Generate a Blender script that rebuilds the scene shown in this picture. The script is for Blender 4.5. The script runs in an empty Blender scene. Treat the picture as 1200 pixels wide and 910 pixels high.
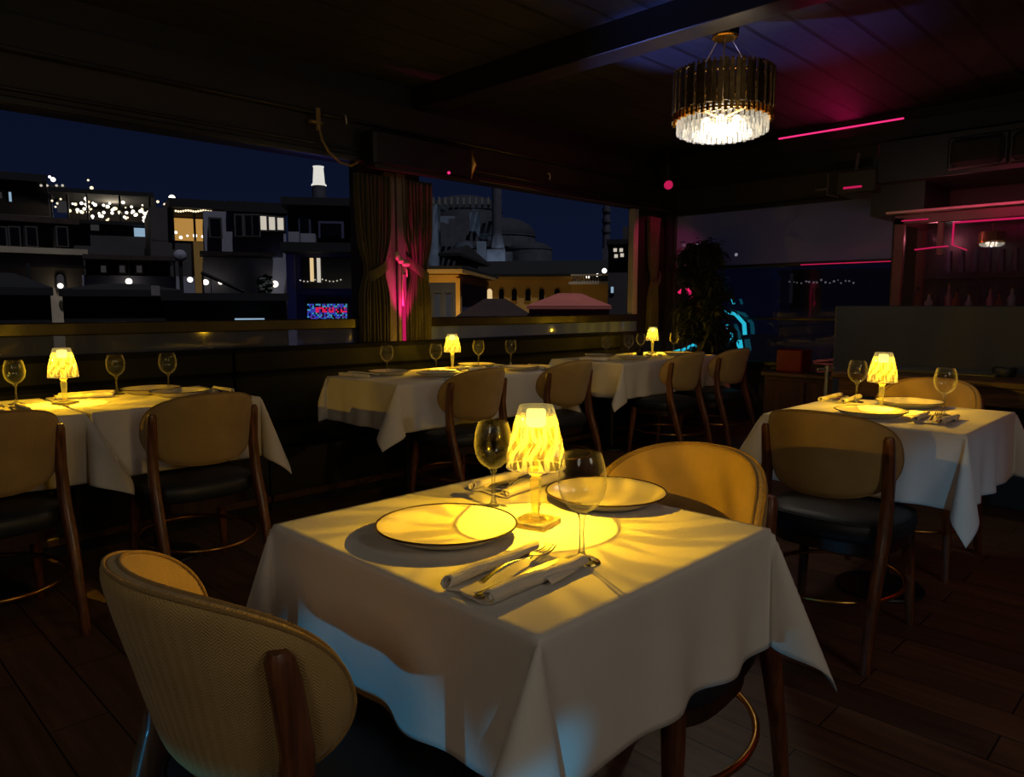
import bpy, math, random
import numpy as np
from mathutils import Vector, Matrix
PI = math.pi
R = math.radians
sc = bpy.context.scene
COL = sc.collection

# ------------------------------------------------------------------ camera
F, CX, CY = 859.0, 600.0, 455.0
PIT, AZ, HC = R(6.44), R(44.6), 1.19
cam_d = bpy.data.cameras.new('camera'); cam = bpy.data.objects.new('camera', cam_d); COL.objects.link(cam)
cam_d.sensor_width = 36; cam_d.sensor_fit = 'HORIZONTAL'; cam_d.lens = F / 1200 * 36
cam_d.clip_start = .02; cam_d.clip_end = 2000
cam.location = (0, 0, HC); cam.rotation_euler = (PI / 2 - PIT, 0, AZ - PI / 2)
sc.camera = cam
# survey of the photograph: sight line of a photo point -> place in the room
_fh = Vector((math.cos(AZ), math.sin(AZ), 0)); _rt = Vector((math.sin(AZ), -math.cos(AZ), 0)); _up = Vector((0, 0, 1))
_fw = _fh * math.cos(PIT) - _up * math.sin(PIT); _u = _fh * math.sin(PIT) + _up * math.cos(PIT)
def sight(x, y): return _fw + _rt * ((x - CX) / F) - _u * ((y - CY) / F)

sc.view_settings.view_transform = 'Standard'; sc.view_settings.look = 'None'
sc.view_settings.gamma = 1; sc.view_settings.exposure = 0; sc.view_settings.use_curve_mapping = False
cy = sc.cycles
cy.max_bounces = 7; cy.diffuse_bounces = 3; cy.glossy_bounces = 4; cy.transmission_bounces = 6; cy.transparent_max_bounces = 24
cy.caustics_reflective = False; cy.caustics_refractive = False
cy.sample_clamp_indirect = 3.0; cy.sample_clamp_direct = 0
cy.use_denoising = True
try: cy.use_light_tree = True
except Exception: pass

# ------------------------------------------------------------------ materials
def srgb(r, g, b):
    f = lambda c: (c / 255 / 12.92) if c / 255 <= .04045 else ((c / 255 + .055) / 1.055) ** 2.4
    return (f(r), f(g), f(b), 1)
def newmat(name):
    m = bpy.data.materials.new(name); m.use_nodes = True
    nt = m.node_tree; nt.nodes.clear()
    out = nt.nodes.new('ShaderNodeOutputMaterial')
    return m, nt, out
def N(nt, t, **kw):
    n = nt.nodes.new('ShaderNode' + t)
    for k, v in kw.items():
        if k.startswith('_'): setattr(n, k[1:], v)
        else: n.inputs[k.replace('__', ' ')].default_value = v
    return n
def pbr(name, col, rough=.5, metal=0, spec=.5, noise=None, bump=None, coat=0):
    """noise=(scale, amount, stretch) colour variation; bump=(scale, strength, dist)"""
    m, nt, out = newmat(name); L = nt.links.new
    b = N(nt, 'BsdfPrincipled'); L(b.outputs[0], out.inputs[0])
    b.inputs['Base Color'].default_value = col; b.inputs['Roughness'].default_value = rough
    b.inputs['Metallic'].default_value = metal; b.inputs['Specular IOR Level'].default_value = spec
    b.inputs['Coat Weight'].default_value = coat
    if noise or bump:
        tc = N(nt, 'TexCoord')
    if noise:
        mp = N(nt, 'Mapping'); mp.inputs['Scale'].default_value = noise[2] if len(noise) > 2 else (1, 1, 1)
        L(tc.outputs['Object'], mp.inputs[0])
        nz = N(nt, 'TexNoise', Scale=noise[0], Detail=5.0); L(mp.outputs[0], nz.inputs['Vector'])
        rp = N(nt, 'ValToRGB'); L(nz.outputs[0], rp.inputs[0])
        a = noise[1]; e = rp.color_ramp.elements
        e[0].position = .3; e[1].position = .7
        e[0].color = (col[0] * (1 - a), col[1] * (1 - a), col[2] * (1 - a), 1)
        e[1].color = (min(1, col[0] * (1 + a)), min(1, col[1] * (1 + a)), min(1, col[2] * (1 + a)), 1)
        L(rp.outputs[0], b.inputs['Base Color'])
    if bump:
        n2 = N(nt, 'TexNoise', Scale=bump[0], Detail=3.0); L(tc.outputs['Object'], n2.inputs['Vector'])
        bp = N(nt, 'Bump', Strength=bump[1], Distance=bump[2]); L(n2.outputs[0], bp.inputs['Height'])
        L(bp.outputs[0], b.inputs['Normal'])
    return m
def emit(name, col, s):
    m, nt, out = newmat(name)
    e = N(nt, 'Emission', Color=col, Strength=s); nt.links.new(e.outputs[0], out.inputs[0])
    return m
def weave(name, col, scale, strength, rough=.9, herring=False, amt=.12):
    m, nt, out = newmat(name); L = nt.links.new
    b = N(nt, 'BsdfPrincipled', Roughness=rough); b.inputs['Specular IOR Level'].default_value = .15
    b.inputs['Sheen Weight'].default_value = .15
    L(b.outputs[0], out.inputs[0])
    tc = N(nt, 'TexCoord')
    w1 = N(nt, 'TexWave', Scale=scale, Distortion=1.2 if not herring else .4); w1.bands_direction = 'X'; w1.inputs['Detail'].default_value = 1
    w2 = N(nt, 'TexWave', Scale=scale, Distortion=1.2 if not herring else .4); w2.bands_direction = 'Z' if not herring else 'DIAGONAL'; w2.inputs['Detail'].default_value = 1
    w3 = N(nt, 'TexWave', Scale=scale, Distortion=1.2); w3.bands_direction = 'Y'
    for w in (w1, w2, w3): L(tc.outputs['Object'], w.inputs['Vector'])
    mx = N(nt, 'Math'); mx.operation = 'MULTIPLY'; L(w1.outputs['Fac'], mx.inputs[0]); L(w2.outputs['Fac'], mx.inputs[1])
    ad = N(nt, 'Math'); ad.operation = 'ADD'; L(mx.outputs[0], ad.inputs[0]); L(w3.outputs['Fac'], ad.inputs[1])
    nz = N(nt, 'TexNoise', Scale=9.0, Detail=6.0); L(tc.outputs['Object'], nz.inputs['Vector'])
    rp = N(nt, 'ValToRGB'); e = rp.color_ramp.elements; e[0].position = .3; e[1].position = .7
    e[0].color = tuple(c * (1 - amt) for c in col[:3]) + (1,); e[1].color = tuple(min(1, c * (1 + amt)) for c in col[:3]) + (1,)
    L(nz.outputs[0], rp.inputs[0]); L(rp.outputs[0], b.inputs['Base Color'])
    bp = N(nt, 'Bump', Strength=strength, Distance=.0015); L(ad.outputs[0], bp.inputs['Height']); L(bp.outputs[0], b.inputs['Normal'])
    return m
def herring(name, col):
    m, nt, out = newmat(name); L = nt.links.new
    b = N(nt, 'BsdfPrincipled', Roughness=.92); b.inputs['Specular IOR Level'].default_value = .15; b.inputs['Sheen Weight'].default_value = .2
    L(b.outputs[0], out.inputs[0])
    tc = N(nt, 'TexCoord'); sp = N(nt, 'SeparateXYZ'); L(tc.outputs['Object'], sp.inputs[0])
    ny = N(nt, 'Math'); ny.operation = 'SUBTRACT'; ny.inputs[0].default_value = -.012; L(sp.outputs['Y'], ny.inputs[1])
    at = N(nt, 'Math'); at.operation = 'ARCTAN2'; L(sp.outputs['X'], at.inputs[0]); L(ny.outputs[0], at.inputs[1])
    sm = N(nt, 'Math'); sm.operation = 'MULTIPLY'; sm.inputs[1].default_value = .25; L(at.outputs[0], sm.inputs[0])   # length along the curved back
    pp = N(nt, 'Math'); pp.operation = 'PINGPONG'; pp.inputs[1].default_value = .009; L(sm.outputs[0], pp.inputs[0])
    ad = N(nt, 'Math'); ad.operation = 'ADD'; L(pp.outputs[0], ad.inputs[0]); L(sp.outputs['Z'], ad.inputs[1])
    mu = N(nt, 'Math'); mu.operation = 'MULTIPLY'; mu.inputs[1].default_value = 2 * PI / .0048; L(ad.outputs[0], mu.inputs[0])
    sn = N(nt, 'Math'); sn.operation = 'SINE'; L(mu.outputs[0], sn.inputs[0])
    nz = N(nt, 'TexNoise', Scale=11.0, Detail=8.0); L(tc.outputs['Object'], nz.inputs['Vector'])
    mr = N(nt, 'MapRange'); mr.inputs[1].default_value = -1; mr.inputs[2].default_value = 1; mr.inputs[3].default_value = .86; mr.inputs[4].default_value = 1.08; L(sn.outputs[0], mr.inputs[0])
    mr2 = N(nt, 'MapRange'); mr2.inputs[1].default_value = .3; mr2.inputs[2].default_value = .7; mr2.inputs[3].default_value = .9; mr2.inputs[4].default_value = 1.1; L(nz.outputs[0], mr2.inputs[0])
    m3 = N(nt, 'Math'); m3.operation = 'MULTIPLY'; L(mr.outputs[0], m3.inputs[0]); L(mr2.outputs[0], m3.inputs[1])
    mx = N(nt, 'Mix'); mx.data_type = 'RGBA'; mx.blend_type = 'MULTIPLY'; mx.inputs[0].default_value = 1; mx.inputs[6].default_value = col
    L(m3.outputs[0], mx.inputs[7]); L(mx.outputs[2], b.inputs['Base Color'])
    bp = N(nt, 'Bump', Strength=.45, Distance=.0012); L(sn.outputs[0], bp.inputs['Height']); L(bp.outputs[0], b.inputs['Normal'])
    return m
def wood(name, c1, c2, rough=.42, axis='Z', scale=9):
    m, nt, out = newmat(name); L = nt.links.new
    b = N(nt, 'BsdfPrincipled', Roughness=rough); L(b.outputs[0], out.inputs[0]); b.inputs['Coat Weight'].default_value = .15
    tc = N(nt, 'TexCoord'); mp = N(nt, 'Mapping')
    s = {'X': (.08, 1, 1), 'Y': (1, .08, 1), 'Z': (1, 1, .08)}[axis]; mp.inputs['Scale'].default_value = s
    L(tc.outputs['Object'], mp.inputs[0])
    nz = N(nt, 'TexNoise', Scale=scale * 8.0, Detail=6.0, Distortion=.6); L(mp.outputs[0], nz.inputs['Vector'])
    rp = N(nt, 'ValToRGB'); e = rp.color_ramp.elements; e[0].position = .35; e[1].position = .68; e[0].color = c1; e[1].color = c2
    L(nz.outputs[0], rp.inputs[0]); L(rp.outputs[0], b.inputs['Base Color'])
    bp = N(nt, 'Bump', Strength=.15, Distance=.001); L(nz.outputs[0], bp.inputs['Height']); L(bp.outputs[0], b.inputs['Normal'])
    return m
def planks(name, cols, bw, rh, axis, rough, gap=(.004, .003, .002, 1), bump=.4, mortar=.018, spec=.5):
    """boards: bw long, rh wide, running along axis X or Y (world coords)"""
    m, nt, out = newmat(name); L = nt.links.new
    b = N(nt, 'BsdfPrincipled', Roughness=rough); b.inputs['Specular IOR Level'].default_value = spec; L(b.outputs[0], out.inputs[0])
    tc = N(nt, 'TexCoord'); mp = N(nt, 'Mapping')
    if axis == 'Y': mp.inputs['Rotation'].default_value = (0, 0, PI / 2)
    L(tc.outputs['Object'], mp.inputs[0])
    bk = N(nt, 'TexBrick', Color1=cols[0], Color2=cols[1], Mortar=gap, Scale=1.0)
    bk.inputs['Mortar Size'].default_value = mortar * rh; bk.inputs['Brick Width'].default_value = bw; bk.inputs['Row Height'].default_value = rh
    bk.inputs['Mortar Smooth'].default_value = .3; bk.inputs['Bias'].default_value = 0
    L(mp.outputs[0], bk.inputs['Vector'])
    mp2 = N(nt, 'Mapping'); mp2.inputs['Scale'].default_value = (1.2, 14, 1); L(mp.outputs[0], mp2.inputs[0])
    nz = N(nt, 'TexNoise', Scale=2.5, Detail=7.0); L(mp2.outputs[0], nz.inputs['Vector'])
    mr = N(nt, 'MapRange'); mr.inputs[1].default_value = .25; mr.inputs[2].default_value = .75; mr.inputs[3].default_value = .6; mr.inputs[4].default_value = 1.3
    L(nz.outputs[0], mr.inputs[0])
    mx = N(nt, 'Mix'); mx.data_type = 'RGBA'; mx.blend_type = 'MULTIPLY'; mx.inputs[0].default_value = 1
    L(bk.outputs['Color'], mx.inputs[6]); L(mr.outputs[0], mx.inputs[7]); L(mx.outputs[2], b.inputs['Base Color'])
    inv = N(nt, 'Math'); inv.operation = 'SUBTRACT'; inv.inputs[0].default_value = 1; L(bk.outputs['Fac'], inv.inputs[1])
    bp = N(nt, 'Bump', Strength=bump, Distance=.004); L(inv.outputs[0], bp.inputs['Height']); L(bp.outputs[0], b.inputs['Normal'])
    return m
def thin_glass(name, tint=(1, 1, 1, 1), blend=.25, base=.04, rough=.02, haze=None, gl=(1, 1, 1, 1)):
    m, nt, out = newmat(name); L = nt.links.new
    tr = N(nt, 'BsdfTransparent', Color=tint); g = N(nt, 'BsdfGlossy', Roughness=rough, Color=gl)
    lw = N(nt, 'LayerWeight', Blend=blend)
    ad = N(nt, 'Math'); ad.operation = 'ADD'; ad.use_clamp = True; ad.inputs[1].default_value = base; L(lw.outputs['Fresnel'], ad.inputs[0])
    mx = N(nt, 'MixShader'); L(ad.outputs[0], mx.inputs[0]); L(tr.outputs[0], mx.inputs[1]); L(g.outputs[0], mx.inputs[2])
    last = mx
    if haze:
        d = N(nt, 'BsdfDiffuse', Color=haze[0]); m2 = N(nt, 'MixShader'); m2.inputs[0].default_value = haze[1]
        L(mx.outputs[0], m2.inputs[1]); L(d.outputs[0], m2.inputs[2]); last = m2
    L(last.outputs[0], out.inputs[0])
    return m
def acrylic(name, tint, trans, transl, gloss_rough=.05, blend=.35, em=0, emc=(1, 1, 1, 1), sc_=None):
    """clear moulded acrylic: part passes straight through, part scatters, facets glint"""
    m, nt, out = newmat(name); L = nt.links.new
    tr = N(nt, 'BsdfTransparent', Color=tint); tl = N(nt, 'BsdfTranslucent', Color=sc_ or tint); df = N(nt, 'BsdfDiffuse', Color=sc_ or tint)
    g = N(nt, 'BsdfGlossy', Roughness=gloss_rough)
    sx = N(nt, 'MixShader'); sx.inputs[0].default_value = .35; L(tl.outputs[0], sx.inputs[1]); L(df.outputs[0], sx.inputs[2])
    m1 = N(nt, 'MixShader'); m1.inputs[0].default_value = transl; L(tr.outputs[0], m1.inputs[1]); L(sx.outputs[0], m1.inputs[2])
    lw = N(nt, 'LayerWeight', Blend=blend)
    m2 = N(nt, 'MixShader'); L(lw.outputs['Fresnel'], m2.inputs[0]); L(m1.outputs[0], m2.inputs[1]); L(g.outputs[0], m2.inputs[2])
    last = m2.outputs[0]
    if em:
        e = N(nt, 'Emission', Color=emc, Strength=em); ad = N(nt, 'AddShader'); L(last, ad.inputs[0]); L(e.outputs[0], ad.inputs[1]); last = ad.outputs[0]
    L(last, out.inputs[0])
    return m

M = {}
M['cloth'] = weave('white linen', srgb(226, 220, 210), 110, .22, .95, amt=.03)
M['napkin'] = weave('napkin linen', srgb(228, 220, 205), 90, .35, .95, amt=.05)
M['tan'] = herring('tan herringbone fabric', srgb(186, 154, 96))
M['piping'] = weave('tan piping', srgb(160, 128, 74), 120, .5, .9)
M['seat'] = pbr('black seat upholstery', srgb(34, 38, 44), .5, bump=(60, .15, .002), noise=(6, .25))
M['walnut'] = wood('walnut wood', srgb(74, 40, 22), srgb(128, 76, 44))
M['walnut_dark'] = wood('dark walnut', srgb(34, 18, 12), srgb(58, 32, 20))
M['brass'] = pbr('brushed brass', srgb(190, 140, 70), .32, 1.0, noise=(40, .15))
M['gold'] = pbr('polished gold', srgb(226, 170, 70), .22, 1.0, noise=(20, .1))
M['steel'] = pbr('cutlery steel', srgb(215, 210, 204), .27, 1.0, noise=(30, .06))
M['plate'] = pbr('cream glazed stoneware', srgb(232, 222, 200), .3, spec=.35, noise=(14, .05), coat=.1)
M['plate_rim'] = pbr('dark brown glaze rim', srgb(50, 32, 22), .3, noise=(60, .3))
M['black'] = pbr('black painted metal', srgb(20, 20, 21), .5, noise=(8, .2))
M['bench'] = pbr('black bench upholstery', srgb(14, 15, 16), .7, spec=.2, noise=(4, .25), bump=(35, .2, .003))
M['dark_wall'] = pbr('dark brown wall panel', srgb(32, 28, 23), .6, noise=(3, .2))
M['dark_trim'] = pbr('black trim', srgb(24, 23, 22), .4, noise=(6, .2))
M['rail'] = pbr('bronze window rail', srgb(42, 36, 30), .4, metal=.3, noise=(6, .2))
M['white_post'] = pbr('pale painted post', srgb(168, 164, 158), .6, noise=(8, .06))
M['floor'] = planks('brown wood-look floor planks', (srgb(112, 80, 60), srgb(88, 64, 50)), .76, .155, 'Y', .42, spec=.35)
M['ceil'] = planks('black ceiling boards', (srgb(42, 42, 48), srgb(36, 36, 42)), 40, .235, 'X', .72, gap=(.001, .001, .001, 1), mortar=.07, bump=.8)
M['curtain'] = weave('olive curtain fabric', srgb(72, 68, 54), 90, .25, .9, amt=.15)
M['partition'] = pbr('charcoal partition panel', srgb(36, 40, 52), .6, noise=(2.5, .15))
M['counter'] = wood('brown counter wood', srgb(62, 38, 22), srgb(96, 62, 36), axis='Y')
M['pink_led'] = emit('pink led strip', (1, .03, .20, 1), 1.2)
M['pink_led_dim'] = emit('dim pink led strip', (1, .02, .16, 1), .5)
def drinking_glass():
    m, nt, out = newmat('clear drinking glass'); L = nt.links.new
    tr = N(nt, 'BsdfTransparent', Color=(.985, .985, .985, 1)); g = N(nt, 'BsdfGlossy', Roughness=.04)
    lw = N(nt, 'LayerWeight', Blend=.5); pw = N(nt, 'Math'); pw.operation = 'POWER'; pw.inputs[1].default_value = 3.2; L(lw.outputs['Facing'], pw.inputs[0])
    tl = N(nt, 'BsdfTranslucent', Color=(.9, .9, .9, 1)); df = N(nt, 'BsdfDiffuse', Color=(.9, .9, .9, 1)); sx = N(nt, 'MixShader'); sx.inputs[0].default_value = .5; L(tl.outputs[0], sx.inputs[1]); L(df.outputs[0], sx.inputs[2])
    f1 = N(nt, 'Math'); f1.operation = 'MULTIPLY'; f1.inputs[1].default_value = .42; L(pw.outputs[0], f1.inputs[0])
    f2 = N(nt, 'Math'); f2.operation = 'MULTIPLY_ADD'; f2.inputs[1].default_value = .4; f2.inputs[2].default_value = .03; L(pw.outputs[0], f2.inputs[0])
    m1 = N(nt, 'MixShader'); L(f1.outputs[0], m1.inputs[0]); L(tr.outputs[0], m1.inputs[1]); L(sx.outputs[0], m1.inputs[2])
    m2 = N(nt, 'MixShader'); L(f2.outputs[0], m2.inputs[0]); L(m1.outputs[0], m2.inputs[1]); L(g.outputs[0], m2.inputs[2]); L(m2.outputs[0], out.inputs[0])
    return m
M['glass'] = drinking_glass()
M['glass_solid'] = thin_glass('thick clear glass', (.95, .95, .95, 1), .25, .06, .05, haze=((.8, .8, .8, 1), .03))
M['pane_low'] = thin_glass('dusty balustrade glass', (.8, .83, .9, 1), .25, .06, .04, haze=(srgb(104, 108, 128), .22))  # faint grey haze stands in for the room's reflection in the pane
M['pane_low_reflection'] = thin_glass('hazy balustrade glass', (.8, .83, .9, 1), .25, .06, .04, haze=(srgb(120, 134, 200), .6))  # bluish haze paints the room's reflection into the pane
M['pane_far'] = thin_glass('window glass', (.45, .45, .55, 1), .3, .05, .03, haze=(srgb(60, 60, 84), .12))
M['pane_haze'] = thin_glass('frosted blind', (.6, .6, .75, 1), .3, .03, .25, haze=(srgb(140, 150, 215), .5))  # grey reflection on the upper glass, painted in as diffuse haze
M['pane_bar'] = thin_glass('bar screen glass', (.8, .8, .85, 1), .3, .04, .04, haze=(srgb(80, 60, 70), .08))
M['shade'] = acrylic('moulded acrylic shade', (1, .86, .34, 1), 0, .50, .08, .2, sc_=(.18, .155, .06, 1), em=.13, emc=(1, .80, .34, 1))
M['shade_deep'] = acrylic('moulded acrylic shade, clearer facets', (1, .86, .34, 1), 0, .05, .05, .3, sc_=(.4, .3, .06, 1), em=.05, emc=(1, .74, .22, 1))
M['stem'] = acrylic('acrylic lamp stem', (1, .86, .36, 1), 0, .16, .08, .25, em=.14, emc=(1, .68, .07, 1))
M['lamp_base'] = acrylic('acrylic lamp foot', (1, .88, .42, 1), 0, .55, .08, .2, sc_=(.95, .9, .7, 1))
M['bulb'] = emit('lit lamp diffuser', (1, .86, .48, 1), 2.8)
M['crystal'] = acrylic('lit crystal rods', (1, .97, .9, 1), 0, .22, .06, .35, em=.10, emc=(1, .93, .78, 1))
M['crystal_core'] = emit('chandelier bulbs', (1, .93, .78, 1), 7.0)
M['bronze'] = pbr('dark bronze rods', srgb(120, 98, 62), .42, 1.0, noise=(30, .3))
M['cable'] = pbr('beige rubber cable', srgb(132, 108, 66), .6, noise=(20, .1))
M['leaf'] = pbr('dark green leaves', srgb(40, 46, 30), .5, noise=(12, .4))
M['bark'] = pbr('brown bark', srgb(70, 52, 34), .8, noise=(18, .3), bump=(30, .5, .004))
M['pot'] = pbr('dark clay pot', srgb(46, 36, 30), .6, noise=(9, .2))
M['cyan_neon'] = emit('cyan neon', (.03, .62, .85, 1), .75)
M['pink_neon'] = emit('pink neon', (1, .02, .16, 1), .8)
M['red_box'] = pbr('red acrylic box', srgb(110, 10, 22), .25, noise=(6, .2))
M['pink_napkin'] = weave('folded pink napkins', srgb(214, 120, 140), 160, .5)
M['cab'] = wood('red-brown cabinet wood', srgb(44, 18, 14), srgb(74, 32, 24))

# ------------------------------------------------------------------ mesh builder
class MB:
    def __init__(s): s.v = []; s.f = []; s.mi = []; s.m = Matrix(); s.cur = 0
    def V(s, p):
        s.v.append(tuple(s.m @ Vector(p))); return len(s.v) - 1
    def Fc(s, ids): s.f.append(tuple(ids)); s.mi.append(s.cur)
    def box(s, x0, x1, y0, y1, z0, z1, b=0.0):
        """axis box with chamfered edges b"""
        if b <= 0:
            i = [s.V(p) for p in ((x0,y0,z0),(x1,y0,z0),(x1,y1,z0),(x0,y1,z0),(x0,y0,z1),(x1,y0,z1),(x1,y1,z1),(x0,y1,z1))]
            for q in ((3,2,1,0),(4,5,6,7),(0,1,5,4),(1,2,6,5),(2,3,7,6),(3,0,4,7)): s.Fc([i[k] for k in q])
            return s
        def ring(z, d, c):
            P = [(x0+d+c,y0+d),(x1-d-c,y0+d),(x1-d,y0+d+c),(x1-d,y1-d-c),(x1-d-c,y1-d),(x0+d+c,y1-d),(x0+d,y1-d-c),(x0+d,y0+d+c)]
            return [s.V((p[0],p[1],z)) for p in P]
        rs = [ring(z0,b,b*.4), ring(z0+b,0,b), ring(z1-b,0,b), ring(z1,b,b*.4)]
        s.loft(rs); return s
    def loft(s, rings, closed=True, cap0=True, cap1=True):
        n = len(rings[0])
        for a, b in zip(rings[:-1], rings[1:]):
            for k in range(n if closed else n - 1):
                j = (k + 1) % n; s.Fc((a[k], a[j], b[j], b[k]))
        if cap0: s.Fc(list(reversed(rings[0])))
        if cap1: s.Fc(list(rings[-1]))
    def lathe(s, prof, seg=32, c=(0, 0, 0), cap0=False, cap1=False):
        rings = []
        for r, z in prof:
            rings.append([s.V((c[0]+max(r,1e-5)*math.cos(2*PI*k/seg), c[1]+max(r,1e-5)*math.sin(2*PI*k/seg), c[2]+z)) for k in range(seg)])
        s.loft(rings, True, cap0, cap1); return s
    def tube(s, pts, r, seg=10, closed=False, cap=True, sq=None):
        """round tube through pts; r number or list; sq=(wx,wy) gives flattened section multipliers"""
        P = [Vector(p) for p in pts]; n = len(P); rr = r if isinstance(r, (list, tuple)) else [r] * n
        rings = []; up = None
        for i in range(n):
            if closed: t = P[(i+1) % n] - P[i-1]
            else: t = P[min(i+1,n-1)] - P[max(i-1,0)]
            if t.length < 1e-9: t = Vector((0,0,1))
            t.normalize()
            if up is None:
                up = Vector((0,0,1)) if abs(t.z) < .9 else Vector((0,1,0))
            a = t.cross(up)
            if a.length < 1e-6: a = t.cross(Vector((1,0,0)))
            a.normalize(); b = a.cross(t).normalized(); up = b
            w = sq or (1, 1)
            rings.append([s.V(P[i] + a*(rr[i]*w[0]*math.cos(2*PI*k/seg)) + b*(rr[i]*w[1]*math.sin(2*PI*k/seg))) for k in range(seg)])
        if closed:
            rings.append(rings[0]); s.loft(rings, True, False, False)
        else: s.loft(rings, True, cap, cap)
        return s
    def ball(s, c, r, seg=16, rings=8, sx=1, sy=1, sz=1):
        pr = [[s.V((c[0]+sx*r*max(math.sin(PI*i/rings),1e-4)*math.cos(2*PI*k/seg), c[1]+sy*r*max(math.sin(PI*i/rings),1e-4)*math.sin(2*PI*k/seg), c[2]-sz*r*math.cos(PI*i/rings))) for k in range(seg)] for i in range(rings+1)]
        s.loft(pr, True, True, True); return s
    def prism(s, poly, y0, y1):
        """poly of (x,z) extruded along y"""
        a = [s.V((p[0], y0, p[1])) for p in poly]; b = [s.V((p[0], y1, p[1])) for p in poly]
        s.loft([a, b], True, True, True); return s
    def grid(s, fn, nu, nv):
        g = [[s.V(fn(i/nu, j/nv)) for j in range(nv+1)] for i in range(nu+1)]
        for i in range(nu):
            for j in range(nv): s.Fc((g[i][j], g[i+1][j], g[i+1][j+1], g[i][j+1]))
        return s
    def build(s, name, mat, parent=None, smooth=None, solid=0, off=0, sub=0, fix=True):
        me = bpy.data.meshes.new(name); me.from_pydata(s.v, [], s.f)
        for m in (mat if isinstance(mat, (list, tuple)) else [mat]): me.materials.append(M[m] if isinstance(m, str) else m)
        me.polygons.foreach_set('material_index', s.mi)
        me.update(); me.validate()
        if fix:
            import bmesh
            bm = bmesh.new(); bm.from_mesh(me); bmesh.ops.recalc_face_normals(bm, faces=bm.faces); bm.to_mesh(me); bm.free()
        if smooth is not None:
            me.polygons.foreach_set('use_smooth', [True] * len(me.polygons))
            if smooth < 180:
                try: me.set_sharp_from_angle(angle=R(smooth))
                except Exception: pass
        o = bpy.data.objects.new(name, me); COL.objects.link(o)
        if parent: o.parent = parent
        if sub:
            d = o.modifiers.new('sub', 'SUBSURF'); d.levels = sub; d.render_levels = sub
        if solid:
            d = o.modifiers.new('solid', 'SOLIDIFY'); d.thickness = solid; d.offset = off
        return o
def tag(o, label, cat, group=None, kind=None):
    o['label'] = label; o['category'] = cat
    if group: o['group'] = group
    if kind: o['kind'] = kind
    return o
def thing(name, label, cat, loc=(0, 0, 0), rz=0, group=None):
    o = bpy.data.objects.new(name, None); COL.objects.link(o); o.empty_display_size = .05
    o.location = loc; o.rotation_euler = (0, 0, rz)
    return tag(o, label, cat, group)
def struct(o, label=None):
    o['kind'] = 'structure'
    if label: o['label'] = label
    return o
def dup(src, loc, rz, label, group=None):
    def cp(o, par):
        c = o.copy(); COL.objects.link(c)
        if par: c.parent = par
        for ch in o.children: cp(ch, c)
        return c
    r = cp(src, None); r.location = loc; r.rotation_euler = (0, 0, rz); r['label'] = label
    if group: r['group'] = group
    return r
def light(kind, name, loc, energy, col, **kw):
    d = bpy.data.lights.new(name, kind); d.energy = energy; d.color = col[:3]
    for k, v in kw.items():
        if k not in ('rot', 'at'): setattr(d, k, v)
    o = bpy.data.objects.new(name, d); COL.objects.link(o); o.location = loc
    if 'at' in kw:
        v = Vector(kw['at']) - Vector(loc); o.rotation_euler = v.to_track_quat('-Z', 'Y').to_euler()
    return o

# ------------------------------------------------------------------ the room
XW, YN = 7.0, 4.5           # far wall, window wall
ZC = 2.76
m = MB(); m.box(-3.2, 9.2, -3.2, 4.7, -.12, 0); struct(m.build('floor', 'floor'), 'dark brown wood-look plank floor')
m = MB(); m.box(-3.2, 9.2, -3.2, 4.7, ZC, ZC + .12); struct(m.build('ceiling', 'ceil'), 'black boarded ceiling')
# window wall: parapet, pillar, header with its stepped fascia
m = MB()
m.box(-3.2, 7.15, 4.45, 4.6, 0, .905)
m.box(3.02, 3.56, 4.50, 4.62, .905, 2.2)
m.box(6.42, 7.15, 4.50, 4.62, .905, 2.2)
m.box(-3.2, 7.15, 4.42, 4.66, 2.2, 2.44)
m.box(-3.2, 7.15, 4.36, 4.66, 2.43, 2.60)
m.box(-3.2, 7.15, 4.42, 4.66, 2.59, ZC)
struct(m.build('wall_window', 'dark_wall'), 'dark window wall with stepped header')
m = MB()
m.box(-3.2, 7.0, 4.385, 4.43, 2.175, 2.215, .006); m.box(-3.2, 7.0, 4.395, 4.43, 2.245, 2.262, .004); m.box(-3.2, 7.0, 4.35, 4.39, 2.425, 2.445, .004)
struct(m.build('trim_1', 'dark_trim'), 'ledges of the window header')
def strip_window(n, x0, x1):
    m = MB(); m.box(x0, x1, 4.47, 4.53, 1.03, 1.10, .006); m.box(x0, x1, 4.48, 4.52, .905, .925, .003)
    f = struct(m.build('window_%d' % n, 'rail'), None)
    m = MB()
    for q in range(int((x1 - x0) / 1.6) + 1):
        pass
    m.box(x0, x1, 4.496, 4.504, .925, 1.03)
    g = m.build('window_pane', 'pane_low' if n == 1 else 'pane_low_reflection', f); return f
strip_window(1, -3.1, 3.02); strip_window(2, 3.56, 6.42)
m = MB(); m.box(6.34, 6.42, 4.49, 4.56, 1.10, 2.18, .004); struct(m.build('trim_2', 'white_post'), 'pale post at the right end of the second window')
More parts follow.
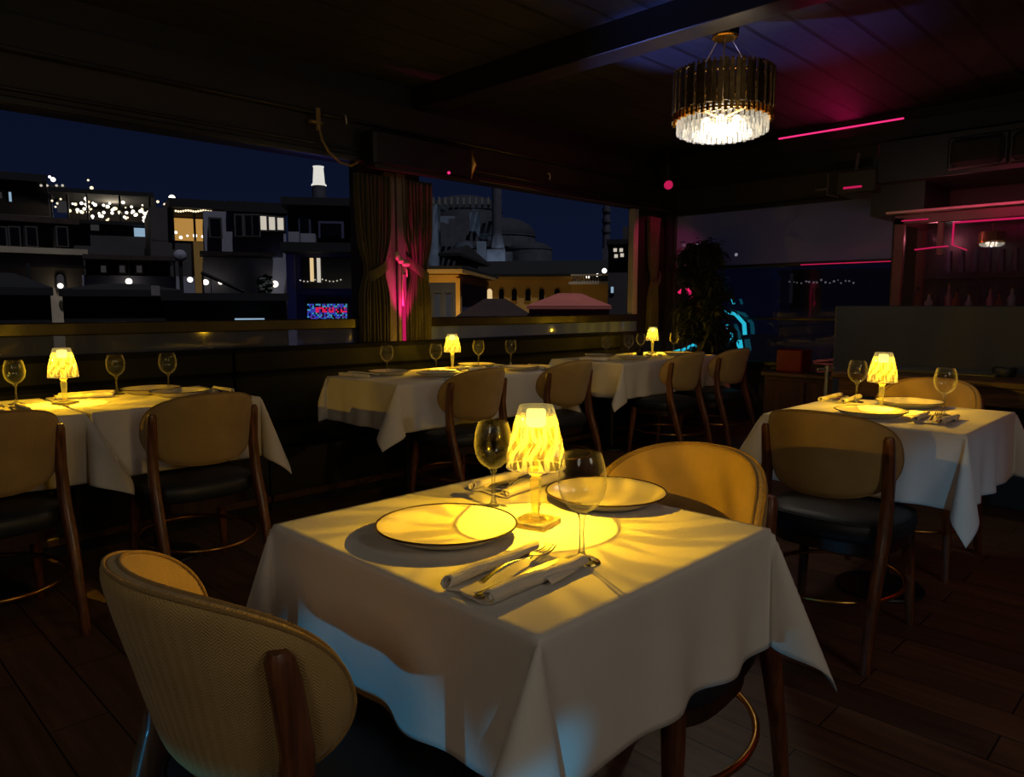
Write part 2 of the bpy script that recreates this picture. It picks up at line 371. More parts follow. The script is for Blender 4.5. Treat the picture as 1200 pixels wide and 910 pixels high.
# far wall: window on the left, solid on the right
m = MB()
m.box(XW, XW + .15, 2.17, 4.6, 0, .62); m.box(XW, XW + .15, 2.17, 4.6, 2.17, ZC); m.box(XW, XW + .15, 4.42, 4.6, .62, 2.17)
m.box(XW, XW + .15, -3.2, 2.17, 0, ZC)
struct(m.build('wall_far', 'dark_wall'), 'dark far wall')
m = MB(); m.box(6.86, XW, 4.40, 4.44, .62, 2.2); m.box(6.95, 7.02, 4.38, 4.42, .62, 2.18, .005); m.box(6.95, 7.02, 2.16, 2.2, .62, 2.18, .005); m.box(6.95, 7.02, 2.16, 4.42, 2.14, 2.18, .005); m.box(6.95, 7.02, 2.16, 4.42, .6, .64, .005); m.box(6.95, 7.03, 2.2, 4.38, 1.565, 1.6, .005); m.box(6.96, 7.02, 2.2, 4.38, 1.05, 1.075, .004)
w3 = struct(m.build('window_3', 'dark_trim'), 'tall window in the far wall')
m = MB(); m.box(6.985, 6.99, 2.2, 4.38, .64, 1.57); m.build('window_pane', 'pane_far', w3)
m = MB(); m.box(6.975, 6.98, 2.2, 4.38, 1.6, 2.14); m.build('upper_pane', 'pane_haze', w3)  # upper glass of the window, its reflected haze held in the material
m = MB(); m.box(6.945, 6.952, 2.2, 3.0, 1.572, 1.58); m.build('pink_edge_strip', 'pink_led_dim', w3)
# closing walls behind the camera
m = MB(); m.box(-3.35, -3.2, -3.2, 4.66, 0, ZC); struct(m.build('wall_back', 'dark_wall'))
m = MB(); m.box(-3.2, 9.2, -3.35, -3.2, 0, ZC); struct(m.build('wall_side', 'dark_wall'))
# ceiling beam and far header
m = MB(); m.box(3.43, 3.60, -3.2, 4.42, 2.6, ZC, .004); struct(m.build('trim_3', 'dark_trim'), 'ceiling beam across the room')
m = MB(); m.box(6.62, XW, -3.2, 4.42, 2.42, ZC, .004); m.box(6.5, XW, -3.2, 4.42, 2.52, 2.66, .004); struct(m.build('trim_4', 'dark_trim'), 'stepped header along the far wall')

# ------------------------------------------------------------------ chairs
def panel_pts(hw, hh, K=168):
    P = []
    for k in range(K):
        t = 2 * PI * k / K; c, s_ = math.cos(t), math.sin(t)
        e = 2 / 2.55
        x = hw * math.copysign(abs(c) ** e, c); z = hh * math.copysign(abs(s_) ** e, s_)
        if z < 0: x *= 1 - .15 * (-z / hh) ** 1.5
        z += .022 * (1 - (x / hw) ** 2) * (1 if z > 0 else -.3)
        P.append((x, z))
    return P
RB = .25
def bend(x, z, d):
    """x along the arc, z height above floor, d distance out of the rear face (towards the sitter)"""
    a = x / RB; lean = .26 * (z - .7)
    return ((RB - d) * math.sin(a), -.262 + RB - (RB - d) * math.cos(a) - lean, z)
def make_chair(label, group):
    t = thing('dining_chair', label, 'chair', group=group)
    # padded, curved back
    P = panel_pts(.322, .136); ZP = .681; T = .046
    m = MB(); rings = []
    front = [(.02, 1.0), (.12, 1.0), (.24, 1.0), (.36, 1.0), (.48, .995), (.6, .985), (.7, .965), (.8, .93), (.88, .88), (.95, .8), (.99, .68)]
    back = [(.99, .26), (.95, .13), (.88, .06), (.8, .03), (.7, .015), (.6, .005), (.48, 0), (.36, 0), (.24, 0), (.12, 0), (.02, 0)]
    for sc_, d in front + [(1.0, .5)] + back:
        rings.append([m.V(bend(p[0] * sc_, ZP + p[1] * sc_, T * d)) for p in P])
    m.loft(rings); m.build('backrest', 'tan', t, 60)
    bk = t.children[0]
    m = MB()
    for d in (.70, .27): m.tube([bend(p[0] * .995, ZP + p[1] * .995, T * d) for p in P], .0032, 8, closed=True)
    m.build('piping', 'piping', bk, 180)
    # seat pad
    m = MB(); K = 56; rings = []
    def so(s_): 
        o = []
        for k in range(K):
            a = 2 * PI * k / K; c, q = math.cos(a), math.sin(a); e = 2 / 3.0
            x = .238 * math.copysign(abs(c) ** e, c); y = .225 * math.copysign(abs(q) ** e, q)
            x *= 1 + .04 * y / .225
            o.append((x * s_, y * s_ + .015))
        return o
    for s_, z in ((.02, .385), (.88, .385), (.955, .39), (.99, .405), (1.0, .425), (.985, .447), (.93, .461), (.75, .470), (.4, .475), (.02, .476)):
        rings.append([m.V((p[0], p[1], z)) for p in so(s_)])
    m.loft(rings); st = m.build('seat', 'seat', t, 60)
    m = MB(); m.tube([(p[0], p[1], .453) for p in so(.972)], .0028, 6, closed=True); m.build('piping', 'seat', st, 180)
    m = MB(); rings = []
    for s_, z in ((.9, .345), (.9, .386)): rings.append([m.V((p[0], p[1], z)) for p in so(s_)])
    m.loft(rings); m.build('seat_frame', 'walnut_dark', t, 40)
    # legs
    for s_ in (-1, 1):
        m = MB()
        prof = [((.212*s_, -.300, 0), .0155, .017), ((.210*s_, -.262, .18), .0175, .021), ((.212*s_, -.205, .36), .02, .027), ((.211*s_, -.176, .43), .02, .030), ((.210*s_, -.160, .50), .0195, .026), ((.209*s_, -.149, .62), .0185, .021), ((.208*s_, -.162, .72), .0180, .020), ((.208*s_, -.169, .752), .0165, .018), ((.208*s_, -.171, .764), .011, .012)]
        rings = []
        for (c, wx, wy) in prof:
            ring = []
            for k in range(16):
                a = 2 * PI * k / 16; e = .62
                ring.append(m.V((c[0] + wx * math.copysign(abs(math.cos(a)) ** e, math.cos(a)), c[1] + wy * math.copysign(abs(math.sin(a)) ** e, math.sin(a)), c[2])))
            rings.append(ring)
        m.loft(rings); m.build('leg', 'walnut', t, 50)
        m = MB(); rings = []
        for (c, w) in [((.205*s_, .215, 0), .013), ((.196*s_, .200, .2), .018), ((.186*s_, .185, .345), .023), ((.184*s_, .182, .386), .023)]:
            ring = []
            for k in range(14):
                a = 2 * PI * k / 14; e = .7
                ring.append(m.V((c[0] + w * math.copysign(abs(math.cos(a)) ** e, math.cos(a)), c[1] + w * math.copysign(abs(math.sin(a)) ** e, math.sin(a)), c[2])))
            rings.append(ring)
        m.loft(rings); m.build('leg', 'walnut', t, 50)
    m = MB(); m.tube([(.232 * math.cos(2*PI*k/64), -.02 + .285 * math.sin(2*PI*k/64), .205) for k in range(64)], .0085, 10, closed=True)
    m.build('foot_ring', 'brass', t, 180)
    return t
CG = 'tan dining chairs'
c0 = make_chair('tan padded chair in the foreground, seen from behind with its curved back lit yellow inside', CG)
c0.location = (.577, 1.03, 0); c0.rotation_euler = (0, 0, -PI / 2 + R(2))
CH = [((1.385, .925), PI / 2 + R(1), 'tan chair on the far side of the foreground table, its padded back facing the viewer'),
      ((2.71, .99), -PI / 2 + R(1), 'tan chair at the near side of the right table, seen from behind'),
      ((3.72, 1.02), PI / 2, 'tan chair behind the right table, only its back top showing'),
      ((1.255, 3.19), R(-2), 'tan chair at the left table, seen from behind with both rear posts visible'),
      ((.505, 3.18), R(2), 'tan chair cut off by the left edge of the photo, at the left table'),
      ((2.86, 3.26), 0, 'tan chair behind the foreground lamp, at the middle table, nearest its free end'),
      ((3.69, 3.27), 0, 'tan chair at the middle table, further along the row, beside the far table'),
      ((5.01, 3.20), 0, 'tan chair at the far table, left one of the pair before the dark plant'),
      ((5.72, 3.18), R(-3), 'tan chair at the far table, right one of the pair before the dark plant')]
for (x, y), rz, lab in CH: dup(c0, (x, y, 0), rz, lab)

# ------------------------------------------------------------------ tables and cloths
def make_table(label, x0, x1, y0, y1, z, group=None):
    cx, cy_ = (x0 + x1) / 2, (y0 + y1) / 2
    t = thing('dining_table', label, 'table', (cx, cy_, 0), 0, group)
    hx, hy = (x1 - x0) / 2 - .006, (y1 - y0) / 2 - .006
    m = MB(); m.box(-hx, hx, -hy, hy, z - .032, z - .004, .004); m.build('tabletop', 'walnut_dark', t)
    m = MB(); m.lathe([(.001, .022), (.032, .022), (.03, z - .045), (.1, z - .038), (.1, z - .032)], 24, cap0=True, cap1=True); m.build('column', 'black', t, 40)
    m = MB(); m.lathe([(.001, 0), (.168, 0), (.172, .006), (.168, .014), (.06, .024), (.001, .024)], 40); m.build('base_disc', 'black', t, 40)
    return t
def cloth(label, x0, x1, y0, y1, z, o, seed, group, ov=None, flare=.05, wave=.010, cone=.62, raise_=0):
    """linen square laid over a table: flat top, hanging sides, a folded cone at each corner (developable)"""
    rng = random.Random(seed)
    ov = ov or (o, o, o, o)            # overhang at x0, x1, y0, y1
    rad = .006; zt = z + raise_
    ph = [rng.uniform(0, 2 * PI) for _ in range(16)]
    def axis(a0, a1, o0, o1):
        t = []
        n0 = max(2, int(o0 / .012)) if o0 > .001 else 0
        n1 = max(2, int(o1 / .012)) if o1 > .001 else 0
        for i in range(n0): t.append(-o0 + o0 * i / n0)
        n = 46
        for i in range(n + 1):
            t.append((a1 - a0) * i / n)
        for i in range(n1): t.append((a1 - a0) + o1 * (i + 1) / n1)
        return t
    A = axis(x0, x1, ov[0], ov[1]); B = axis(y0, y1, ov[2], ov[3]); lx, ly = x1 - x0, y1 - y0
    cp = [(rng.uniform(.8, 1.2), rng.uniform(-.22, .22), rng.uniform(.8, 1.25)) for _ in range(4)]
    def drape(d, u, k):
        """outward, drop for a hanging side at depth d, u in 0..1 along the edge"""
        win = max(0.0, math.sin(PI * min(1, max(0, u)))) ** .6
        w = wave * (math.sin(u * 2 * PI * (2.3 + .4 * k) + ph[k]) + .6 * math.sin(u * 2 * PI * (4.7 - .3 * k) + ph[k + 4])) * win
        k_ = min(1, d / max(.001, o)); out = flare * d * .6 + w * k_ ** 1.4
        # soft bend at the table edge
        if d < rad * 1.57:
            a = d / rad; return rad * math.sin(a) * .6 + out * 0, rad * (1 - math.cos(a))
        return rad * .6 + out, d - rad * .57
    def pos(a, b):
        dx = -a if a < 0 else (a - lx if a > lx else 0); sx = -1 if a < 0 else 1
        dy = -b if b < 0 else (b - ly if b > ly else 0); sy = -1 if b < 0 else 1
        ax = min(max(a, 0), lx); by = min(max(b, 0), ly)
        if dx == 0 and dy == 0:
            rp = .0012 * math.sin(a * 9 + ph[8]) * math.sin(b * 8 + ph[9]) * min(1, 12 * min(a, lx - a, b, ly - b) + 0)
            return (x0 + a, y0 + b, zt + rp * .6)
        if dy == 0:
            ou, dr = drape(dx, b / ly, 0 if sx < 0 else 1)
            return (x0 + ax + sx * ou, y0 + by, zt - dr)
        if dx == 0:
            ou, dr = drape(dy, a / lx, 2 if sy < 0 else 3)
            return (x0 + ax, y0 + by + sy * ou, zt - dr)
        rho = math.hypot(dx, dy); phi = math.atan2(dy, dx)
        ci = (0 if sx < 0 else 1) + (0 if sy < 0 else 2); cs, ct, cq = cp[ci]
        Pm, Q = cone * cs, .19
        tau = flare * .6
        w = (1 - math.cos(4 * phi)) / 2
        p = Pm * w; q = Q * math.sin(4 * phi) * cq + ct * w
        # diag outward (1,1)/sqrt2, lateral from x-face to y-face
        dxv = tau * math.cos(phi) ** 2 + (p + q) * .7071; dyv = tau * math.sin(phi) ** 2 + (p - q) * .7071
        an = math.hypot(dxv, dyv); sn = math.sin(an) / an if an > 1e-6 else 1
        k = rho
        r6 = rad * .6
        return (x0 + ax + sx * (dxv * sn * k + r6 * math.cos(phi)), y0 + by + sy * (dyv * sn * k + r6 * math.sin(phi)), zt - max(0, math.cos(an) * k - rad * .57 * min(1, k / (rad * 1.57))))
    m = MB(); g = [[m.V(pos(a, b)) for b in B] for a in A]
    for i in range(len(A) - 1):
        for j in range(len(B) - 1): m.Fc((g[i][j], g[i+1][j], g[i+1][j+1], g[i][j+1]))
    # hem: a narrow stitched fold round the border
    ob = m.build('tablecloth', 'cloth', None, 180, solid=.0016, off=-1, fix=False)
    return tag(ob, label, 'tablecloth', group)
TZ = .75
TG = 'white cloths on the dining tables'; TT = 'dining tables under white cloths'
TB = [  # x0,x1,y0,y1,z, overhang, per-side, labels
    (.69, 1.37, .63, 1.36, TZ, .245, None, 'foreground table', 'nearest the viewer'),
    (2.85, 3.62, .63, 1.36, TZ, .27, None, 'right table', 'before the wooden counter'),
    (.19, .86, 3.22, 3.92, .765, .285, (.28, .25, .28, .1), 'left table', 'cut off by the left edge of the photo'),
    (.89, 1.60, 3.235, 3.93, .765, .285, (.02, .28, .28, .1), 'left table', 'behind the whole chair'),
    (2.45, 3.15, 3.32, 4.05, TZ, .275, (.275, .02, .28, .1), 'middle table', 'with its free end to the left'),
    (3.165, 3.88, 3.33, 4.05, TZ, .275, (.02, .275, .28, .1), 'middle table', 'nearer the far table'),
    (4.58, 5.28, 3.32, 4.05, TZ, .28, (.28, .02, .28, .1), 'far table', 'nearer the middle table'),
    (5.295, 6.0, 3.33, 4.05, TZ, .28, (.02, .28, .28, .1), 'far table', 'beside the dark plant in the corner')]
for i, (x0, x1, y0, y1, z, o, ov, nm, wh) in enumerate(TB):
    make_table('dark %s on a black pedestal, %s' % (nm, wh), x0, x1, y0, y1, z, TT)
    cloth('white cloth draped over the %s %s' % (nm, wh), x0, x1, y0, y1, z, o, 11 + i, TG, ov, cone=.33 if i == 0 else .36)

# ------------------------------------------------------------------ tableware
def make_lamp(label):
    t = thing('table_lamp', label, 'lamp', group='crystal table lamps')
    n = 16
    # faceted shade: ribbed top band, then rows of diamonds
    m = MB()
    def ring(r, z, half, amp=0):
        return [m.V(((r + (amp if k % 2 else 0)) * math.cos(2*PI*(k + half)/(2*n)), (r + (amp if k % 2 else 0)) * math.sin(2*PI*(k + half)/(2*n)), z)) for k in range(2*n)]
    zz = [.243, .205, .176, .147, .120]; rr = [.0335, .0415, .0478, .0535, .0585]
    r0 = ring(rr[0] - .0012, zz[0] + .0005, 0); r1 = ring(rr[0], zz[0] - .002, 0, .0012); r2 = ring(rr[1], zz[1], 0, .004)
    r3 = ring(rr[2] , zz[2], 1, .005); r4 = ring(rr[3], zz[3], 0, .005); r5 = ring(rr[4] - .001, zz[4] + .002, 1, .002); r6 = ring(rr[4] + .001, zz[4], 1, 0)
    m.loft([r0, r1], True, False, False); m.loft([r1, r2], True, False, False)
    def tri(a, b):
        K = 2 * n
        for k in range(K):
            j = (k + 1) % K
            m.cur = 1 if (k // 2 + ph_) % 2 else 0; m.Fc((a[k], a[j], b[k])); m.cur = 0 if (k // 2 + ph_) % 2 else 1; m.Fc((a[j], b[j], b[k]))
        m.cur = 0
    ph_ = 0; tri(r2, r3); ph_ = 1; tri(r3, r4); ph_ = 0; tri(r4, r5); m.loft([r5, r6], True, False, False)
    for q_, r_ in ((zz[4], rr[4] + .0005), (zz[0], rr[0] - .0005)): m.tube([(r_ * math.cos(2*PI*k/48), r_ * math.sin(2*PI*k/48), q_) for k in range(48)], .0011, 6, closed=True)
    top = m.V((0, 0, zz[0] - .004))
    for k in range(2 * n): m.Fc((r0[k], r0[(k+1) % (2*n)], top))
    m.build('lamp_shade', ['shade', 'shade_deep'], t, None, fix=True)
    sh = t.children[0]
    m = MB(); m.lathe([(.001, .236), (.018, .236), (.020, .231), (.020, .206), (.016, .202), (.001, .202)], 20); m.build('diffuser', 'bulb', sh, 40)
    m = MB(); m.lathe([(.004, .121), (.013, .119), (.0155, .112), (.013, .105), (.0085, .102)], 16, cap0=True)
    m.lathe([(.0085, .102), (.0125, .097), (.0125, .09), (.0075, .014)], 8, cap1=True)
    m.lathe([(.004, .121), (.0035, .15), (.001, .152)], 10)
    m.build('lamp_stem', 'stem', t, None)
    m = MB(); m.box(-.0385, .0385, -.0385, .0385, 0, .0135, .0025); m.build('lamp_base', 'lamp_base', t, None)
    return t
def make_glass(label, h=.19, br=.042):
    t = thing('wine_glass', label, 'wine glass', group='stemmed wine glasses on the tables')
    zb = h * .455; H = h - zb; w = .0011
    prof = [(.0, 0), (.28, .035), (.62, .13), (.88, .29), (.99, .47), (1.0, .58), (.95, .75), (.86, .9), (.77, 1.0)]
    # smooth the profile
    P = []
    for i in range(len(prof) - 1):
        for q in range(3):
            u = q / 3; p0 = prof[max(i-1, 0)]; p1 = prof[i]; p2 = prof[i+1]; p3 = prof[min(i+2, len(prof)-1)]
            c = [.5 * (2*p1[d] + (p2[d]-p0[d])*u + (2*p0[d]-5*p1[d]+4*p2[d]-p3[d])*u*u + (3*p1[d]-p0[d]-3*p2[d]+p3[d])*u**3) for d in (0, 1)]
            P.append((max(.003/br, c[0]), c[1]))
    P.append(prof[-1])
    outer = [(r * br, zb + z * H) for r, z in P]
    inner = [(max(.0005, r * br - w), zb + max(z, .03) * H + .0008) for r, z in reversed(P)]
    m = MB(); m.lathe(outer + [(outer[-1][0] - w / 2, h + .0008)] + inner, 40); m.build('bowl', 'glass', t, 180)
    m = MB(); m.lathe([(.001, 0), (.031, 0), (.0325, .0015), (.031, .003), (.018, .006), (.008, .011), (.0048, .022), (.0037, .05), (.0042, zb - .012), (.0075, zb - .002), (.011, zb + .003), (.001, zb + .004)], 28); m.build('stem', 'glass_solid', t, 60)
    return t
def make_plate(label):
    t = thing('dinner_plate', label, 'plate', group='dinner plates with a dark rim')
    m = MB(); m.lathe([(.0005, .005), (.04, .0052), (.085, .007), (.105, .013), (.122, .022), (.1335, .0265), (.1352, .0262), (.1340, .0245), (.12, .0165), (.10, .006), (.086, .0005), (.08, 0), (.074, .002), (.0005, .002)], 72); m.build('dish', 'plate', t, 40)
    m = MB(); m.tube([(.1345 * math.cos(2*PI*k/72), .1345 * math.sin(2*PI*k/72), .0262) for k in range(72)], .0021, 6, closed=True); m.build('rim_band', 'plate_rim', t, 180)
    return t
def make_fork(label):
    """lies along +x, tines at +x"""
    m = MB(); z0 = .0
    # handle as flattened tube
    def cz(x): return .004 + .010 * math.sin(PI * min(1, max(0, x / .135))) + (.004 if x > .135 else 0)
    pts = []; rad = []
    for i in range(25):
        x = .145 * i / 24; pts.append((x, 0, cz(x))); rad.append(.0062 - .0040 * min(1, i / 14) if i < 20 else .0022 + .0005 * (i - 20))
    m.tube(pts, rad, 10, sq=(1, .34))
    # neck plate
    pl = [(.138, .0028), (.146, .0075), (.153, .0112), (.163, .0122)]
    a = []
    for x, w in pl: a.append([m.V((x, -w, .0098 - .003 * (x - .138) / .025)), m.V((x, w, .0098 - .003 * (x - .138) / .025)), m.V((x, w, .0078 - .003 * (x - .138) / .025)), m.V((x, -w, .0078 - .003 * (x - .138) / .025))])
    m.loft(a)
    for k in range(4):
        y = -.0102 + .0068 * k
        m.tube([(.161, y, .0062), (.175, y, .0045), (.19, y * .98, .006), (.203, y * .95, .0115)], [.0027, .0026, .0022, .0013], 8, sq=(1, .7))
    return tag(m.build('fork', 'steel', None, 50), label, 'fork', 'steel forks on the napkins')
def make_knife(label):
    t = thing('table_knife', label, 'knife', group='steel knives on the napkins')
    m = MB(); m.tube([(0, 0, .004), (.01, 0, .0045), (.05, 0, .005), (.095, 0, .0045), (.1, 0, .0042)], [.004, .0062, .0058, .0045, .003], 10, sq=(1, .5)); m.build('handle', 'steel', t, 60)
    m = MB(); pl = [(.099, .0035, .0035), (.11, .007, .0065), (.16, .0095, .007), (.19, .0085, .006), (.205, .003, .003), (.208, .0005, .0015)]
    a = [[m.V((x, -w0, .0036)), m.V((x, w1, .0040)), m.V((x, w1, .0048)), m.V((x, -w0, .0056))] for x, w0, w1 in pl]
    m.loft(a); m.build('blade', 'steel', t, 30)
    return t
def make_napkin(label, seed=3):
    """folded napkin, both long sides rolled, lying along x"""
    rng = random.Random(seed)
    def sec(x):
        j = .002 * math.sin(x * 31 + seed) ; rl = .0115 + .0015 * math.sin(x * 22 + seed)
        p = []
        # right-hand roll (spiral in), flat middle, left-hand roll
        for i in range(15):
            a = PI * 1.5 - 2.9 * PI * (1 - i / 14); r = rl * (.45 + .55 * i / 14)
            p.append((-.047 + r * math.cos(a) + j, rl + r * math.sin(a)))
        for i in range(1, 7): p.append((-.047 + .094 * i / 7 + j, .0012 + .0014 * math.sin(i * 2.1 + x * 26) + .001))
        for i in range(15):
            a = -PI / 2 + 2.9 * PI * i / 14; r = rl * (1 - .55 * i / 14)
            p.append((.047 + r * math.cos(a) + j * .6, rl + r * math.sin(a)))
        return p
    m = MB(); nx = 26; g = []
    for i in range(nx + 1):
        x = -.115 + .23 * i / nx; ss = sec(x)
        sk = [rng.uniform(-.0006, .0006) for _ in ss]
        g.append([m.V((x + (.004 * math.sin(k * .9 + seed) if i in (0, nx) else 0), q[0] * (1 + .10 * x / .115), max(.0006, q[1] + sk[k]))) for k, q in enumerate(ss)])
    for i in range(nx):
        for k in range(len(g[0]) - 1): m.Fc((g[i][k], g[i+1][k], g[i+1][k+1], g[i][k+1]))
    o = m.build('napkin', 'napkin', None, 180, solid=.0022, off=0, fix=False)
    # the tucked under flap at the head of the roll
    m = MB()
    m.grid(lambda u, v: (-.005 + .085 * u + .01 * v, -.05 - .022 * v + .008 * u, .003 + .009 * math.sin(PI * v) * (1 - .2 * u)), 8, 10)
    m.build('flap', 'napkin', o, 180, solid=.003, off=0)
    return tag(o, label, 'napkin', 'rolled white napkins')
lamp0 = make_lamp('lit crystal lamp on the nearest table, the largest of the glowing lamps'); lamp0.location = (1.06, .978, TZ); lamp0.rotation_euler = (0, 0, R(14))
LAMPS = [(1.06, .978, TZ), (3.31, 1.055, TZ), (.885, 3.60, .765), (3.36, 3.90, TZ), (5.79, 3.87, TZ)]
LL = ['lit crystal lamp on the right table between its two plates', 'lit crystal lamp on the left table beside the left edge of the photo', 'lit crystal lamp on the middle table before the second window', 'smallest lit crystal lamp, on the far table near the corner curtain']
for (x, y, z), l in zip(LAMPS[1:], LL): dup(lamp0, (x, y, z), R(14 + 20 * x), l)
for i, (x, y, z) in enumerate(LAMPS):
    light('POINT', 'table_lamp_light', (x, y, z + .185), 9, (1, .63, .03), shadow_soft_size=.002)
plate0 = make_plate('dark-rimmed plate nearest the viewer, left of the foreground lamp'); plate0.location = (.888, 1.052, TZ)
PL = [(1.30, .985, TZ, 'dark-rimmed plate right of the foreground lamp, before the far chair'),
      (3.085, 1.02, TZ, 'dark-rimmed plate on the right table, on the near side of its lamp'),
      (3.50, 1.0, TZ, 'dark-rimmed plate on the right table, behind its lamp'),
      (1.36, 3.56, .765, 'dark-rimmed plate on the left table, just behind the top of the whole chair back'),
      (1.30, 3.77, .765, 'dark-rimmed plate on the left table, at the back between its two right glasses'),
      (2.94, 3.55, TZ, 'dark-rimmed plate at the front of the middle table, left of its lamp'),
      (2.79, 3.86, TZ, 'dark-rimmed plate at the back of the middle table, beside its leftmost glass'),
      (3.57, 3.88, TZ, 'dark-rimmed plate at the back of the middle table, right of its lamp'),
      (3.62, 3.50, TZ, 'dark-rimmed plate at the front of the middle table, behind the second chair'),
      (4.98, 3.50, TZ, 'dark-rimmed plate at the front of the far table, below the dark tumbler'),
      (5.72, 3.55, TZ, 'dark-rimmed plate on the far table, behind the right chair of the pair'),
      (5.0, 3.87, TZ, 'dark-rimmed plate at the back of the far table, towards the bench')]
for x, y, z, l in PL: dup(plate0, (x, y, z), 0, l)
g0 = make_glass('wine glass nearest the viewer, right of the foreground lamp'); g0.location = (.957, .775, TZ)
GL = [(1.085, 1.127, TZ, 'wine glass left of the foreground lamp, reflecting its light'),
      (3.49, 1.22, TZ, 'wine glass on the right table, left of its lamp'),
      (3.30, .815, TZ, 'wine glass on the right table, right of its lamp'),
      (.735, 3.74, .765, 'wine glass at the left edge of the photo, left of the left lamp'),
      (1.165, 3.83, .765, 'wine glass on the left table, first one right of its lamp'),
      (1.385, 3.77, .765, 'wine glass on the left table, second one right of its lamp'),
      (2.745, 3.82, TZ, 'leftmost wine glass on the middle table, over the free end'),
      (3.08, 3.74, TZ, 'wine glass on the middle table just left of its lamp'),
      (3.60, 3.89, TZ, 'wine glass on the middle table, first one right of its lamp'),
      (3.83, 3.79, TZ, 'rightmost wine glass on the middle table'),
      (4.81, 3.66, TZ, 'leftmost wine glass on the far table'),
      (5.12, 3.66, TZ, 'wine glass on the far table left of the dark tumbler'),
      (5.50, 3.80, TZ, 'wine glass just left of the smallest lamp on the far table'),
      (5.92, 3.72, TZ, 'rightmost wine glass on the far table, before the plant')]
for x, y, z, l in GL: dup(g0, (x, y, z), 0, l)
nap0 = make_napkin('rolled white napkin nearest the viewer, under the fork and knife'); nap0.location = (.825, .805, TZ + .0022); nap0.rotation_euler = (0, 0, R(4))
f0 = make_fork('steel fork lying in the napkin nearest the viewer'); f0.location = (.745, .802, TZ + .0105); f0.rotation_euler = (0, 0, R(9))
k0 = make_knife('steel knife half hidden in the napkin nearest the viewer'); k0.location = (.705, .772, TZ + .0075); k0.rotation_euler = (0, 0, R(5))
SET = [(1.27, 1.225, TZ, PI + R(4), 'behind the foreground lamp, by the left wine glass'),
       (3.13, .80, TZ, R(3), 'on the right table beside the right wine glass'),
       (3.50, 1.29, TZ, PI, 'on the right table behind the left wine glass'),
       (1.02, 3.80, .765, PI / 2 + R(70), 'on the left table at the back, right of the lamp'),
       (.66, 3.50, .765, PI / 2, 'on the left table by the left edge of the photo'),
       (1.52, 3.56, .765, PI / 2, 'at the right end of the left table'),
       (2.585, 3.90, TZ, R(-70), 'on the free left end of the middle table'),
       (3.37, 3.72, TZ, R(20), 'on the middle table just before its lamp'),
       (3.80, 3.52, TZ, R(90), 'at the right end of the middle table'),
       (4.70, 3.70, TZ, R(-60), 'at the left end of the far table'),
       (5.42, 3.60, TZ, R(40), 'on the far table before the smallest lamp')]
for i, (x, y, z, rz, wh) in enumerate(SET):
    d = Vector((math.cos(rz), math.sin(rz), 0)); n_ = Vector((-d.y, d.x, 0)); p = Vector((x, y, z))
    a = nap0.copy(); COL.objects.link(a); a.location = p + Vector((0, 0, .0022)); a.rotation_euler = (0, 0, rz); a['label'] = 'rolled white napkin ' + wh
    for ch in nap0.children: b = ch.copy(); COL.objects.link(b); b.parent = a
    b = f0.copy(); COL.objects.link(b); b.location = p - d * .085 + Vector((0, 0, .008)) - n_ * .002; b.rotation_euler = (0, 0, rz + R(4)); b['label'] = 'steel fork in the napkin ' + wh
    if i < 3 or i in (4, 5): dup(k0, p - d * .12 - n_ * .026 + Vector((0, 0, .0075)), rz + R(1), 'steel knife in the napkin ' + wh)
t = thing('tumbler', 'small dark tumbler on the far table, left of the smallest lamp', 'tumbler', (5.20, 3.60, TZ))
m = MB(); m.lathe([(.001, 0), (.026, 0), (.032, .085), (.030, .085), (.025, .006), (.001, .006)], 24); m.build('cup', thin_glass('dark tinted glass', (.12, .07, .04, 1), .3, .05), t, 60)
m = MB(); m.lathe([(.001, .008), (.022, .008), (.022, .035), (.001, .036)], 16); m.build('candle', pbr('dark wax', srgb(80, 50, 30), .5, noise=(20, .1)), t, 60)

# ------------------------------------------------------------------ bench along the windows
def bench(label, x0, x1):
    t = thing('banquette', label, 'bench', ((x0 + x1) / 2, 4.15, 0), 0, 'black banquettes under the windows'); h = (x1 - x0) / 2 - .006
    m = MB(); m.box(-h, h, -.235, .28, .10, .36); m.build('base', 'black', t)
    m = MB(); m.box(-h, h, -.27, .14, .36, .47, .03); m.build('seat', 'bench', t, 30)
    m = MB(); m.box(-h, h, .145, .285, .44, .77, .022); m.box(-h, h, .135, .285, .765, .93, .028); m.build('backrest', 'bench', t, 30)
    m = MB(); m.box(-h, h, -.262, -.235, .06, .10, .004); m.build('plinth_strip', 'counter', t)
    m = MB(); m.box(-h, h, -.225, .28, 0, .10); m.build('plinth', 'black', t)
bench('black upholstered bench section behind the left table', -2.6, 1.975)
bench('long black upholstered bench section behind the middle and far tables', 1.975, 5.93)

